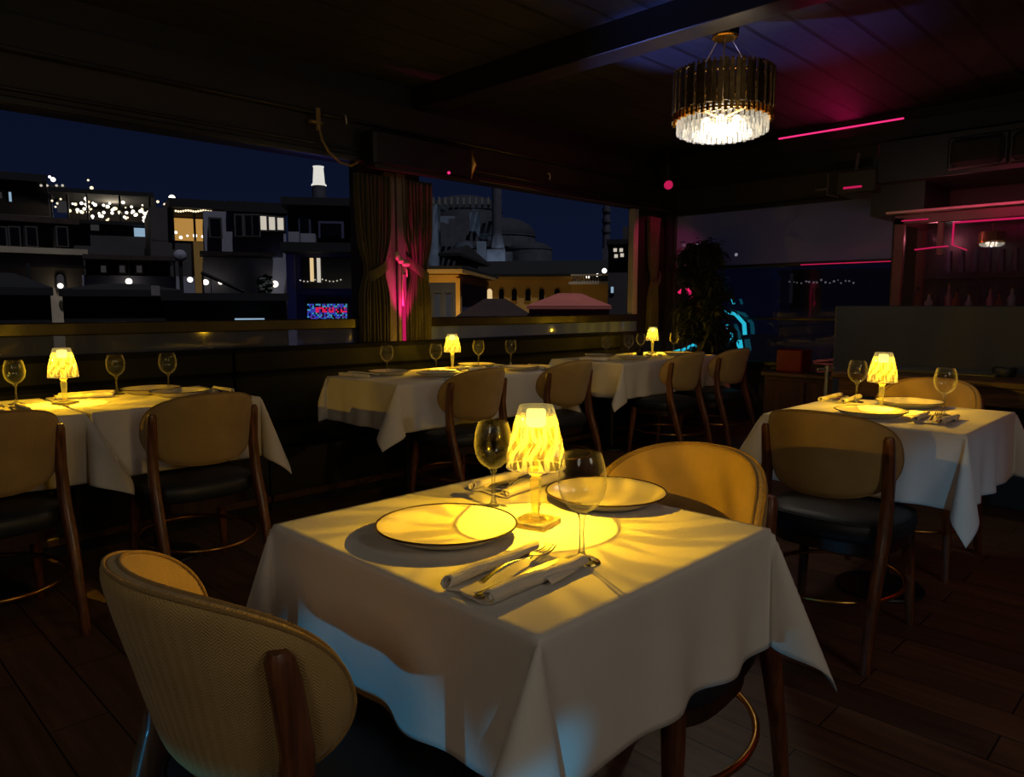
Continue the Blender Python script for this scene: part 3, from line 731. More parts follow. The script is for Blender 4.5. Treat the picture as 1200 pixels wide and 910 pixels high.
# ------------------------------------------------------------------ curtains and pillar
def curtain(x0, x1, xt, lab, tie_to, seed):
    """hanging folds, drawn together at the tie-back"""
    rng = random.Random(seed); t = thing('curtain', lab, 'curtain', ((x0 + x1) / 2, 4.44, 0), 0, None); cx = (x0 + x1) / 2
    z1, z0, zk = 2.11, .93, 1.46; nf = 9 if x1 - x0 > .25 else 7
    ph = rng.uniform(0, 6)
    def P(u, v):
        z = z1 + (z0 - z1) * v
        pin = math.exp(-((z - zk) / .13) ** 2) * .30 + (.14 if z < zk else .14 * math.exp(-((z - zk) / .4) ** 2))
        xx = x0 + (x1 - x0) * u; xx = xx + (xt - xx) * pin
        a = (.026 - .012 * math.exp(-((z - zk) / .15) ** 2))
        y = a * math.sin(u * nf * 2 * PI + ph + .6 * math.sin(v * 5 + u * 9)) + .007 * math.sin(u * 37 + v * 4)
        return (xx - cx, y, z)
    m = MB(); m.grid(P, 120, 40); m.build('drape', 'curtain', t, 180, solid=.003, off=0, fix=False)
    m = MB(); w = (x1 - x0)
    xa, xb = (x0 + (xt - x0) * .42, x1 + (xt - x1) * .42)
    outer = xa if tie_to > 0 else xb; inner = xb if tie_to > 0 else xa
    pts_f = [(outer, -.01, 1.40), (outer + (inner - outer) * .15, -.052, 1.405), (outer + (inner - outer) * .5, -.062, 1.44), (inner, -.05, 1.50), (inner + tie_to * .03, -.01, 1.53)]
    rings = []
    for p in pts_f: rings.append([m.V((p[0] - cx, p[1], p[2] - .045)), m.V((p[0] - cx, p[1] - .006, p[2] - .045)), m.V((p[0] - cx, p[1] - .006, p[2] + .03)), m.V((p[0] - cx, p[1], p[2] + .03))])
    m.loft(rings); m.build('tie_back', 'curtain', t, 60)
    return t
curtain(2.95, 3.25, 3.10, 'olive curtain left of the pink-lit pillar, drawn in by its tie-back', 1, 3)
curtain(3.33, 3.63, 3.50, 'olive curtain right of the pink-lit pillar, drawn in by its tie-back', -1, 8)
curtain(6.52, 6.72, 6.66, 'olive corner curtain, half lit pink, beside the plant', 1, 5)
m = MB(); m.box(3.205, 3.30, 4.455, 4.50, .905, 2.15, .004); m.box(3.30, 3.375, 4.43, 4.50, .905, 2.15, .004)
struct(m.build('trim_5', pbr('grey pillar cladding', srgb(104, 92, 96), .6, noise=(8, .08))), 'pillar cladding between the curtains')
t = thing('light_strip', 'upright pink light strip on the pillar between the curtains', 'light strip', (3.343, 4.43, .92))
m = MB(); m.box(-.016, .016, -.006, -.001, .01, .50, .002); m.build('glowing_tube', 'pink_led_dim', t)
m = MB(); m.box(-.020, .020, -.001, 0, 0, .51); m.build('channel', 'black', t)
t = thing('bow_knot', 'knotted cord bow of the tie-backs, lit pink on the pillar', 'bow', (3.29, 4.385, 1.52))
m = MB(); m.ball((0, 0, 0), .026, 12, 8, 1, .8, 1); m.ball((.045, 0, -.02), .03, 12, 8, 1.4, .6, .9); m.ball((-.03, 0, .03), .024, 12, 8, .9, .6, 1.4); m.build('loops', pbr('pale cord', srgb(170, 150, 140), .8, noise=(30, .2)), t, 180)
m = MB(); m.tube([(.0, 0, -.02), (.012, -.004, -.1), (.008, 0, -.2), (.014, 0, -.33)], [.006, .005, .005, .008], 8); m.tube([(.03, 0, -.02), (.05, -.004, -.07), (.055, 0, -.12)], [.008, .006, .004], 8); m.build('cord', pbr('pale cord end', srgb(160, 140, 130), .8, noise=(30, .2)), t, 180)
# heater above the curtains
t = thing('wall_heater', 'long dark unit with a brass end cap mounted above the curtains', 'heater', (3.5, 4.3, 2.24))
m = MB(); m.box(-.52, .38, -.06, .10, -.10, .14, .02); m.build('casing', 'dark_trim', t, 30)
m = MB(); m.tube([(.385, .02, -.06), (.39, -.02, .02), (.385, .01, .11)], [.05, .062, .05], 14, sq=(.5, 1)); m.build('end_cap', 'brass', t, 60)
m = MB(); m.box(-.54, .42, -.085, -.06, -.125, -.095, .006); m.build('light_shield', 'rail', t)
m = MB(); m.ball((.13, -.066, -.075), .011, 10, 6); m.build('indicator_light', 'pink_led', t, 180)
# corner stage spot
t = thing('spotlight', 'small spotlight hanging from the ceiling in the corner, its lens lit pink', 'spotlight', (6.42, 4.16, 2.76))
m = MB(); m.box(-.06, .06, -.05, .05, -.33, -.17, .01); m.box(-.02, .02, -.02, .02, -.17, 0); m.build('bracket', 'black', t)
m = MB(); m.lathe([(.001, .0), (.055, 0), (.06, .03), (.06, .13), (.045, .16), (.001, .16)], 20)
h = m.build('head', 'black', t, 40); h.location = (-.02, -.03, -.38); h.rotation_euler = (R(-70), 0, R(-45))
m = MB(); m.lathe([(.001, -.006), (.04, -.006), (.044, -.001), (.001, 0)], 20); l_ = m.build('lens', 'pink_led_dim', h, 60)
# hanging cable with bracket at the header
t = thing('hanging_cable', 'beige cable looping down from a bracket on the window header', 'cable', (2.62, 4.36, 2.34))
m = MB(); m.tube([(.0, -.01, .10), (.0, -.015, .0), (.02, -.02, -.08), (.07, -.02, -.15), (.15, -.015, -.20), (.24, -.01, -.21), (.30, 0, -.18), (.33, .03, -.15)], .0085, 10); m.build('cord', 'cable', t, 180)
m = MB(); m.box(-.055, .03, -.02, .02, .02, .04, .004); m.tube([(0, -.01, -.02), (0, -.01, .12)], .016, 10); m.build('bracket', 'cable', t)
for i, (x, z, l) in enumerate([(2.82, 2.42, 'small white hook on the header above the hanging cable'), (4.86, 2.30, 'small white hook on the header over the second window')]):
    m = MB(); m.tube([(x, 4.36, z + .03), (x, 4.335, z + .025), (x, 4.33, z), (x + .01, 4.34, z - .025), (x + .012, 4.352, z - .01)], .005, 8)
    tag(m.build('wall_hook', pbr('white hook', srgb(210, 210, 205), .4, noise=(10, .05)), None, 180), l, 'hook')

# ------------------------------------------------------------------ chandelier
def make_chandelier(label, loc, s=1.0, zt=2.6):
    t = thing('chandelier', label, 'chandelier', loc, 0, 'crystal rod chandeliers'); t.scale = (s, s, s)
    # local z=0 at the canopy underside
    m = MB(); m.lathe([(.001, 0), (.05, 0), (.066, -.006), (.07, -.014), (.066, -.02), (.001, -.021)], 32); m.build('canopy', 'gold', t, 40)
    zt_, zm, zb = -.215, -.40, -.53
    n = 56
    m = MB()
    for k in range(n):
        a = 2 * PI * k / n; r = .262 if k % 2 else .253; d = .010 if k % 3 else .018
        c = (r * math.cos(a), r * math.sin(a))
        m.m = Matrix.Translation((c[0], c[1], 0)) @ Matrix.Rotation(a, 4, 'Z')
        m.box(-.004, .004, -.0125, .0125, zm - .004 * (k % 3), zt_ + d, .002)
    m.m = Matrix(); m.build('bronze_rods', 'bronze', t)
    m = MB()
    for k in range(n):
        a = 2 * PI * k / n; r = .256
        m.m = Matrix.Translation((r * math.cos(a), r * math.sin(a), 0)) @ Matrix.Rotation(a, 4, 'Z')
        m.box(-.006, .006, -.0065, .0065, zt_ + .006, zt_ + .026, .002)
        m.box(-.012, .010, -.0075, .0075, zm - .045 - .006 * (k % 2), zm - .005, .002)
    m.m = Matrix()
    m.lathe([(.235, zm - .03), (.245, zm - .03), (.245, zm - .02), (.235, zm - .02), (.235, zm - .03)], 48)
    m.lathe([(.235, zt_ - .03), (.25, zt_ - .03), (.25, zt_ - .02), (.235, zt_ - .02), (.235, zt_ - .03)], 48)
    m.build('gold_caps', 'gold', t)
    for nm, r, n2, z0, z1 in (('crystal_tier', .236, 48, zm - .105, zm - .01), ('crystal_tier', .20, 42, zm - .122, zm - .06), ('crystal_tier', .15, 32, zm - .13, zm - .07)):
        m = MB()
        for k in range(n2):
            a = 2 * PI * k / n2
            m.m = Matrix.Translation((r * math.cos(a), r * math.sin(a), 0)) @ Matrix.Rotation(a, 4, 'Z')
            m.box(-.005, .005, -.0105, .0105, z0 - .004 * (k % 2), z1, .003)
        m.m = Matrix(); m.build(nm, 'crystal', t)
    m = MB()
    for k in range(7):
        a = 2 * PI * k / 7; m.ball((.10 * math.cos(a), .10 * math.sin(a), zm - .07), .026, 12, 8, 1, 1, 1.5)
    m.ball((0, 0, zm - .09), .03, 12, 8, 1, 1, 1.5)
    m.build('bulbs', 'crystal_core', t, 180)
    m = MB()
    for k in range(4):
        a = PI / 4 + k * PI / 2 + .5; m.tube([(.05 * math.cos(a), .05 * math.sin(a), -.012), (.245 * math.cos(a), .245 * math.sin(a), zt_ + .01)], .0012, 6)
    m.build('suspension_wires', 'steel', t)
    m = MB(); m.tube([(0, 0, -.01), (.004, .004, -.1), (-.004, -.004, -.2), (0, 0, zt_ - .05), (0, 0, zm - .04)], .004, 8); m.build('power_cable', 'cable', t, 180)
    m = MB()
    for k in range(6):
        a = 2*PI*k/6; m.tube([(0, 0, zm - .03), (.245*math.cos(a), .245*math.sin(a), zm - .025)], .005, 6)
    m.build('frame_spokes', 'gold', t)
    return t
make_chandelier('round chandelier of bronze and lit crystal rods hanging by the ceiling beam', (3.70, 2.06, 2.62))
m = MB(); m.box(3.645, 3.755, 2.005, 2.115, 2.618, ZC, .004); tag(m.build('mounting_box', 'black'), 'small black ceiling box carrying the chandelier canopy', 'ceiling box')
light('POINT', 'chandelier_light', (3.70, 2.06, 2.62 - .50), 11, (1, .90, .74), shadow_soft_size=.10)

# ------------------------------------------------------------------ plant in the corner
def plant():
    rng = random.Random(5)
    t = thing('potted_tree', 'dark leafy potted tree in the corner before the far window', 'plant', (6.52, 3.80, 0))
    m = MB(); m.lathe([(.001, 0), (.15, 0), (.19, .32), (.2, .34), (.18, .34), (.17, .3), (.001, .3)], 28); m.build('pot', 'pot', t, 40)
    m = MB(); tips = []
    m.tube([(0, 0, .28), (.02, .01, .7), (-.01, .02, 1.1), (.02, 0, 1.5), (.02, 0, 1.8)], [.035, .03, .025, .018, .008], 10)
    for i in range(70):
        z = rng.uniform(.55, 1.82); a = rng.uniform(0, 2 * PI); ln = rng.uniform(.16, .38) * (1.0 if z < 1.5 else .6)
        p0 = Vector((.0, .01, z - .08)); d = Vector((math.cos(a), math.sin(a), .55)).normalized()
        p1 = p0 + d * ln * .6; p2 = p0 + d * ln + Vector((0, 0, -.10 * ln / .3))
        m.tube([p0, p1, p2], [.008, .005, .002], 6); tips += [(p0.lerp(p1, .7), d), (p1, d), (p2, d), (p1.lerp(p2, .5), d)]
    m.build('trunk', 'bark', t, 60)
    m = MB()
    for p, d in tips:
        for k in range(22):
            a = rng.uniform(0, 2 * PI); el = rng.uniform(-1.1, .5)
            dr = Vector((math.cos(a) * math.cos(el), math.sin(a) * math.cos(el), math.sin(el)))
            q = p + Vector((rng.gauss(0, .03), rng.gauss(0, .03), rng.gauss(0, .03))); L_ = rng.uniform(.06, .13); w = L_ * .17
            sd = dr.cross(Vector((0, 0, 1)));
            if sd.length < .01: continue
            sd.normalize(); e = q + dr * L_ + Vector((0, 0, -.25 * L_)); mid = q + dr * L_ * .5
            i0 = m.V(q); i1 = m.V(mid + sd * w + Vector((0, 0, .004))); i2 = m.V(e); i3 = m.V(mid - sd * w + Vector((0, 0, .004))); i4 = m.V(mid - Vector((0, 0, .003)))
            m.Fc((i0, i1, i4)); m.Fc((i1, i2, i4)); m.Fc((i2, i3, i4)); m.Fc((i3, i0, i4))
    m.build('foliage', 'leaf', t, None, fix=False)
plant()
# neon shape on the window behind the plant
t = thing('neon_sign', 'abstract cyan and pink neon strokes shining through the plant', 'neon sign', (6.90, 3.72, 1.0))
def yz(px, py, X=6.9):
    d = sight(px, py); k = X / d.x; return (0, d.y * k - 3.72, HC + d.z * k - 1.0)
m = MB()
for pts, r in ([[(846, 364), (862, 368), (872, 379), (873, 392)], .032], [[(852, 380), (857, 392), (857, 402)], .025], [[(866, 398), (868, 412)], .045], [[(800, 410), (812, 404), (822, 408)], .03], [[(858, 350), (860, 356)], .02], [[(823, 368), (826, 376), (824, 388)], .016], [[(790, 412), (796, 410)], .025]):
    m = MB(); m.tube([yz(*p) for p in pts], r, 8, sq=(1, .5)); m.build('cyan_tube', 'cyan_neon', t, 180)
m = MB()
for pts, r in ([[(838, 402), (841, 390), (843, 380)], .03], [[(796, 343), (803, 336), (808, 340)], .03], [[(808, 340), (810, 350)], .022], [[(826, 378), (826, 390)], .018]):
    m = MB(); m.tube([yz(*p) for p in pts], r, 8, sq=(1, .5)); m.build('pink_tube', 'pink_neon', t, 180)

# ------------------------------------------------------------------ right side: partition, counter, bar
m = MB(); m.box(5.05, 5.13, -3.1, 1.93, .0, 1.19, .006); tag(m.build('partition', 'partition'), 'low charcoal partition behind the right table', 'partition')
t = thing('service_counter', 'long wooden counter standing against the charcoal partition', 'counter', (4.72, 0, 0))
m = MB(); m.box(-.29, .31, -2.6, 1.70, .765, .80, .005); m.build('worktop', 'counter', t)
m = MB(); m.box(-.27, .31, -2.6, 1.66, .67, .765); m.build('apron', 'counter', t)
for y in (1.60, .2, -1.2, -2.5):
    for x in (-.24, .27):
        m = MB(); m.box(x - .022, x + .022, y - .022, y + .022, 0, .67); m.build('leg', 'black', t)
t = thing('towel_rail', 'pale metal rod standing upright at the left end of the counter', 'rail', (4.60, 1.79, 0))
m = MB(); m.tube([(0, 0, .02), (0, 0, .82)], .013, 10); m.tube([(-.07, .03, .80), (.06, -.02, .80)], .008, 8); m.build('rod', pbr('pale metal', srgb(150, 150, 150), .4, .6, noise=(10, .05)), t, 60)
m = MB(); m.lathe([(.001, 0), (.09, 0), (.09, .012), (.02, .02), (.001, .02)], 20); m.build('foot', 'black', t, 40)
t = thing('serving_tray', 'thin pale tray lying on the counter behind the right lamp', 'tray', (4.85, 1.25, .80))
m = MB(); m.box(-.14, .14, -.33, .33, 0, .012, .004); m.box(-.15, .15, -.34, .34, .012, .018, .003); m.build('tray_body', pbr('dull metal tray', srgb(120, 124, 128), .35, .7, noise=(12, .1)), t)
t = thing('candle_holder', 'small dark bowl on the counter, right of the right lamp', 'bowl', (4.80, .90, .80))
m = MB(); m.lathe([(.001, 0), (.05, 0), (.062, .04), (.055, .05), (.05, .045), (.045, .01), (.001, .01)], 20); m.build('bowl_body', 'black', t, 60)
# cabinet with red box and napkins
t = thing('low_cabinet', 'red-brown wooden cabinet in the corner left of the partition', 'cabinet', (5.62, 2.25, 0))
m = MB(); m.box(-.28, .28, -.36, .30, .04, .66, .004); m.build('carcass', 'cab', t)
m = MB(); m.box(-.30, .30, -.38, .32, .66, .69, .004); m.build('cabinet_top', 'counter', t)
for y0, y1 in ((-.34, -.03), (-.02, .28)):
    m = MB(); m.box(-.295, -.28, y0, y1, .07, .63, .004); d = m.build('door', 'cab', t)
    m = MB(); m.ball((-.30, (y1 - .03) if y0 < -.2 else (y0 + .03), .38), .012, 10, 6); m.build('knob', 'brass', d, 60)
m = MB(); m.box(5.42, 5.60, 2.30, 2.50, .69, .86, .008); tag(m.build('red_box', 'red_box'), 'dark red box on the low cabinet', 'box')
t = thing('napkin_pile', 'crumpled pink folded napkins on the low cabinet beside the red box', 'napkins', (5.47, 2.05, .69))
rng = random.Random(2); m = MB()
for k in range(9):
    m.m = Matrix.Translation((rng.uniform(-.05, .05), rng.uniform(-.10, .10), .012 + .011 * k)) @ Matrix.Rotation(rng.uniform(-.6, .6), 4, 'Z') @ Matrix.Rotation(rng.uniform(-.2, .2), 4, 'X')
    m.box(-.07, .07, -.075, .075, -.006, .006, .004)
m.m = Matrix(); m.build('folded_cloth', 'pink_napkin', t)
m = MB(); m.box(-.12, .12, -.19, .19, 0, .008, .003); m.build('tray', 'black', t)
# bar behind the partition: frame, led strips, glass, shelf, bottles
BX = 6.0
t = thing('bar_cabin', 'glazed bar frame edged with pink light strips behind the partition', 'bar', (BX, 0, 0))
m = MB(); m.box(0, .62, -2.6, 1.86, 0, 1.10, .005); m.build('bar_counter', 'cab', t)
m = MB(); m.box(-.04, .66, -2.6, 1.89, 1.10, 1.14, .005); m.build('bar_top', 'black', t)
m = MB(); m.box(0, .05, 1.82, 1.89, 1.14, 1.84, .004); m.box(0, .05, -2.6, 1.89, 1.79, 1.86, .004); m.box(.55, .60, 1.82, 1.89, 1.14, 1.84, .004); m.box(.05, .55, 1.83, 1.88, 1.80, 1.85, .004); m.box(0, .05, 1.56, 1.60, 1.55, 1.79, .004); m.build('frame', pbr('dark red-brown frame', srgb(70, 36, 40), .4, noise=(6, .2)), t)
m = MB(); m.box(.02, .024, -2.6, 1.82, 1.14, 1.79); m.build('glass_front', 'pane_bar', t)
m = MB(); m.box(-.008, -.002, -2.6, 1.50, 1.772, 1.784); m.box(-.008, -.002, 1.49, 1.50, 1.62, 1.78); m.tube([(-.005, 1.49, 1.62), (-.01, 1.40, 1.58)], .004, 6); m.tube([(-.005, 1.52, 1.615), (-.005, 1.62, 1.61), (-.005, 1.74, 1.60)], .005, 6); m.box(-.008, -.002, 1.66, 1.84, 1.812, 1.82); m.build('light_strip', 'pink_led_dim', t)
m = MB(); m.box(.5, .56, -2.6, 1.80, 1.40, 1.43); m.box(.56, .6, -2.6, 1.82, 1.14, 1.79); m.build('back_shelf', pbr('dark blue back panel', srgb(34, 36, 50), .35, noise=(5, .2)), t)
bcol = [pbr('bottle glass %s' % w, c, .15, noise=(9, .2)) for w, c in (('amber', srgb(190, 110, 70)), ('clear', srgb(215, 200, 200)), ('dark', srgb(90, 60, 70)), ('rose', srgb(220, 140, 150)))]
places = ['nearest the frame corner'] + ['%s from the frame corner along the bar shelf' % o for o in ('second', 'third', 'fourth', 'fifth', 'sixth', 'seventh', 'eighth', 'ninth', 'tenth', 'eleventh', 'twelfth')]
rng = random.Random(9)
for k in range(12):
    y = 1.74 - .066 * k; h = rng.uniform(.13, .19) * (1 if k % 3 else 1.15)
    b = thing('bottle', 'bar bottle behind the partition, %s' % places[k], 'bottle', (BX + .13 + .05 * (k % 2), y, 1.14), 0, 'bottles in the bar')
    r = rng.uniform(.022, .03)
    m = MB(); m.lathe([(.001, 0), (r, 0), (r, h * .55), (r * .4, h * .72), (r * .35, h * .95), (.001, h * .95)], 16); m.build('body', bcol[k % 4], b, 50)
    m = MB(); m.lathe([(.001, h * .93), (r * .45, h * .93), (r * .45, h * 1.03), (.001, h * 1.03)], 12); m.build('cap', 'gold' if k % 2 else 'black', b, 50)
for k in range(9):
    y = 1.60 - .085 * k
    m = MB(); m.tube([(BX + .36, y, 1.79), (BX + .36, y, 1.60)], .003, 6); m.tube([(BX + .36, y, 1.60), (BX + .36, y, 1.44)], [.02, .026], 12)
    tag(m.build('hanging_tube', pbr('dull glass tube', srgb(60, 62, 84), .2, noise=(8, .2)), None, 60), 'glass tube hanging in the bar, ' + places[k].replace('bar shelf', 'rail'), 'glass tube', 'glass tubes hanging in the bar')
make_chandelier('reflected chandelier, modelled small and lit inside the bar at the right edge of the photo', (6.36, 1.33, 1.79), .32)  # a chandelier's reflection in the glass, put in as a small solid one
# pale lintel and equipment over the bar
m = MB(); m.box(5.98, 6.05, -3.1, 1.95, 1.87, 1.89, .003); struct(m.build('trim_6', 'white_post'), 'pale ledge over the bar')
m = MB(); m.box(6.3, 6.98, 1.78, 2.17, 1.9, 2.42); m.box(6.2, 6.98, -3.1, 2.1, 2.14, 2.45, .004); struct(m.build('trim_7', 'dark_trim'), 'dark bulkhead over the bar')
for y, h, l in ((1.42, .17, 'dark loudspeaker grille on the bulkhead, left one'), (1.06, .15, 'dark loudspeaker grille on the bulkhead, right one')):
    t = thing('loudspeaker', l, 'loudspeaker', (6.2, y, 2.29), 0, 'loudspeakers on the bulkhead')
    m = MB(); m.box(-.06, 0, -h, h, -.10, .10, .03); m.build('grille', pbr('black grille cloth', srgb(16, 16, 17), .8, noise=(60, .3)), t, 40)
    m = MB(); m.box(-.03, 0, -h - .02, h + .02, -.115, .115, .01); m.build('frame', 'dark_trim', t)
t = thing('projector_bracket', 'dark projector on a bracket catching pink light below the far header', 'projector', (6.35, 2.30, 2.17))
m = MB(); m.box(-.18, .16, -.20, .10, -.09, .09, .012); m.build('casing', pbr('dark olive casing', srgb(44, 40, 30), .5, noise=(6, .15)), t)
m = MB(); m.box(-.19, -.18, -.10, .04, -.05, -.035); m.build('indicator_bar', 'pink_led_dim', t)
m = MB(); m.tube([(-.10, .30, -.02), (-.10, .20, -.02)], .008, 8); m.tube([(-.10, .20, .10), (-.10, .20, -.07), (-.12, .10, -.10)], .007, 8); m.tube([(-.05, .0, .09), (0, 0, .25)], .015, 8); m.build('bracket', pbr('grey bracket', srgb(110, 100, 104), .4, .4, noise=(8, .1)), t, 60)

# ------------------------------------------------------------------ pink light strip on the far header, ceiling wash
def led(label, p0, p1, mat='pink_led'):
    t = thing('light_strip', label, 'light strip', p0)
    d = Vector(p1) - Vector(p0)
    m = MB(); m.tube([(0, 0, 0), d], .007, 8); m.build('glowing_tube', mat, t, 180)
    m = MB(); m.tube([Vector((.012, 0, -.008)), d + Vector((.012, 0, -.008))], .008, 4); m.build('channel', 'black', t)
led('pink light strip along the top of the far header', (6.49, 3.05, 2.672), (6.49, 2.02, 2.672))

# ------------------------------------------------------------------ the town outside
def facade(px, dist, skew=0):
    """local frame of a building: origin on the sight line of px at horizontal distance dist, facing the room (+skew)"""
    d = sight(px, 358); d = Vector((d.x, d.y, 0)).normalized(); o = d * dist
    ang = math.atan2(d.y, d.x) + skew
    n = Vector((math.cos(ang), math.sin(ang), 0)); r = Vector((n.y, -n.x, 0))
    def loc(x, y):
        s_ = sight(x, y); k = (o.dot(n)) / (s_.x * n.x + s_.y * n.y); p = s_ * k
        return ((p - o).dot(r), HC + p.z)
    return o, ang, loc
def wmat(name, c, a=.2): return pbr(name, srgb(*c), .85, noise=(.6, a))
M['stucco_grey'] = wmat('grey stucco', (136, 134, 146)); M['stucco_dark'] = wmat('dark stucco', (64, 59, 57)); M['stone'] = wmat('pale stone', (176, 160, 134), .3)
M['tiles'] = planks('roof tiles', (srgb(60, 40, 32), srgb(48, 32, 26)), .4, .25, 'X', .8); M['ochre'] = wmat('ochre plaster', (196, 150, 74), .15)
M['blue_wall'] = wmat('blue-grey plaster', (60, 64, 92)); M['black_roof'] = wmat('black roofing', (13, 12, 12)); M['rose_roof'] = wmat('rose tiled roof', (190, 104, 88), .12)
M['mosque'] = wmat('grey mosque stone', (72, 72, 80), .25); M['lead'] = wmat('lead dome', (34, 36, 44), .2); M['win_dark'] = pbr('dark pane', srgb(10, 10, 14), .2, noise=(3, .2))
M['win_warm'] = emit('warm lit window', (1, .72, .36, 1), .75); M['win_white'] = emit('white lit window', (1, .9, .75, 1), .55); M['win_dim'] = emit('dim lit window', (.8, .75, .8, 1), .03)
M['amber_lit'] = emit('amber lit room', (1, .52, .12, 1), .42); M['bulb_white'] = emit('white bulb', (1, .92, .78, 1), 2.2); M['bulb_warm'] = emit('warm bulb', (1, .8, .5, 1), 1.6); M['cool_lit'] = emit('cool lit window', (.5, .75, 1, 1), .5)
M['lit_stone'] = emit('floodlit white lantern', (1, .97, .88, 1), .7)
class Bld:
    def __init__(s, name, label, cat, px, dist, skew=0, depth=6, zb=-14):
        o, a, s.loc = facade(px, dist, skew); s.t = thing(name, label, cat, (o.x, o.y, zb), a - PI / 2); s.zb = zb; s.depth = depth; s.k = dist / F
    def box(s, part, mat, x0, x1, y0, y1=None, d0=0, d1=None, par=None):
        u0, zt = s.loc(x0, y0); u1, _ = s.loc(x1, y0)
        z0 = s.zb if y1 is None else s.loc((x0 + x1) / 2, y1)[1]
        zt = s.loc((x0 + x1) / 2, y0)[1]
        m = MB(); m.box(u0, u1, d0, s.depth if d1 is None else d1, z0 - s.zb, zt - s.zb); return m.build(part, mat, par or s.t)
    def win(s, mat, x0, x1, y0, y1, name='window', arch=False, proud=.06):
        u0, z1 = s.loc(x0, y0); u1, _ = s.loc(x1, y0); _, z0 = s.loc(x0, y1); z1 -= s.zb; z0 -= s.zb
        fr = max(.04, .12 * (u1 - u0)); m = MB()
        if arch:
            def outl(e):
                P = [(u0 - e, z0 - e), (u1 + e, z0 - e)]; r = (u1 - u0) / 2 + e; c = (u0 + u1) / 2; zc = z1 - (u1 - u0) / 2
                return P + [(c + r * math.cos(q * PI / 10), zc + 1.25 * r * math.sin(q * PI / 10)) for q in range(11)]
            m.prism(outl(fr), -proud, .02); f = m.build(name, s.frame, s.t)
            m = MB(); m.prism(outl(0), -proud - .03, .01); m.build('pane', mat, f); return f
        m.box(u0 - fr, u1 + fr, -proud, .02, z0 - fr, z1 + fr); f = m.build(name, s.frame, s.t)
        m = MB(); m.box(u0, u1, -proud - .03, .01, z0, z1); m.build('pane', mat, f); return f
    frame = 'stucco_dark'
    def roof(s, part, mat, x0, x1, yb, yt, over=.3, ridge=.3):
        """hipped roof: eaves at yb, ridge at yt"""
        u0, z0 = s.loc(x0, yb); u1, _ = s.loc(x1, yb); _, z1 = s.loc((x0 + x1) / 2, yt); z0 -= s.zb; z1 -= s.zb; w = u1 - u0
        m = MB(); D = s.depth
        e = [m.V(p) for p in ((u0, -over, z0), (u1, -over, z0), (u1, D + over, z0), (u0, D + over, z0))]
        e2 = [m.V(p) for p in ((u0, -over, z0 + .12), (u1, -over, z0 + .12), (u1, D + over, z0 + .12), (u0, D + over, z0 + .12))]
        r = [m.V((u0 + w * ridge, D * .5, z1)), m.V((u1 - w * ridge, D * .5, z1))]
        m.Fc(e[::-1])
        for k in range(4): j = (k + 1) % 4; m.Fc((e[k], e[j], e2[j], e2[k]))
        m.Fc((e2[0], e2[1], r[1], r[0])); m.Fc((e2[2], e2[3], r[0], r[1])); m.Fc((e2[1], e2[2], r[1])); m.Fc((e2[3], e2[0], r[0]))
        return m.build(part, mat, s.t)
    def bulb(s, mat, x, y, rpx, name='lamp', d=-.3, par=None):
        u, z = s.loc(x, y); m = MB(); m.ball((u, d, z - s.zb), rpx * s.k, 10, 6); return m.build(name, mat, par or s.t, 180)
# pale stone building at far left
b = Bld('stone_building', 'pale stone building with a moulded cornice at the far left', 'building', 40, 26, R(6)); b.frame = 'stucco_dark'
b.box('wall', 'stone', -60, 97, 292); b.box('cornice', 'stone', -62, 99, 290, 297, -.5, 1); b.box('cornice_band', 'stone', -61, 98, 309, 313, -.25, 1)
b.box('upper_wall', 'stucco_dark', -60, 92, 256, 291, 1.2, 5); b.box('roof_slab', 'tiles', -64, 95, 250, 257, .4, 6)
for x in (0, 16, 36, 72): b.win('win_dark', x - 5, x + 6, 266, 287, proud=-1.0)
b.win('win_dim', 66, 74, 322, 339, arch=True); b.bulb('bulb_white', 69, 335, 2.6)
# hillside restaurant with globe lights
b = Bld('rooftop_restaurant', 'glass rooftop restaurant full of glowing globe lamps on the hill', 'building', 130, 48, R(-4), depth=8); b.frame = 'black_roof'
b.box('wall', 'stucco_dark', 56, 215, 262); b.box('roof_slab', 'black_roof', 58, 180, 224, 229, -.6, 8); b.box('back_wall', 'stucco_dark', 58, 200, 229, 262, 7, 7.3); b.box('floor_slab', 'black_roof', 56, 202, 260, 264, -.6, 8)
for x in (59, 78, 101, 139, 174): b.box('post', 'black_roof', x, x + 2, 228, 262, -.3, 0)
u_, z_ = b.loc(128, 236); q = Vector(b.t.location) + Matrix.Rotation(b.t.rotation_euler.z, 3, 'Z') @ Vector((u_, 3, z_ - b.zb))
light('POINT', 'restaurant_light', tuple(q), 160, (1, .84, .6), shadow_soft_size=.5)
rng = random.Random(4)
for k in range(64):
    x = rng.uniform(79, 175); y = 231 + rng.uniform(0, 17) + (x - 79) * .05
    b.bulb('bulb_white' if k % 3 else 'bulb_warm', x, y, rng.uniform(.8, 1.8), 'globe_lamp', rng.uniform(.2, 5))
for x, y, r in ((185, 237, 1.4), (193, 240, 1.2), (62, 236, 1), (68, 239, 1), (72, 234, 1), (66, 243, .9), (136, 245, 1.6), (140, 249, 1.3), (104, 212, 1.0), (108, 221, 1.7)): b.bulb('bulb_warm', x, y, r, 'globe_lamp', -.3)
b.box('glazing_glow', 'win_dim', 60, 76, 230, 244, 2, 2.1); b.win('cool_lit', 157, 175, 267, 277); b.win('win_dim', 106, 116, 262, 270); b.box('annex', 'stucco_dark', 110, 175, 280, None, -2, 2)
b = Bld('terrace_house', 'dark house with a roofed terrace at the far left skyline', 'building', 25, 55, 0, depth=8)
b.box('wall', 'stucco_dark', -50, 58, 222); b.box('canopy', 'black_roof', -55, 54, 203, 212, -1, 8); b.box('parapet', 'stucco_dark', 20, 77, 216, 232, 0, 2)
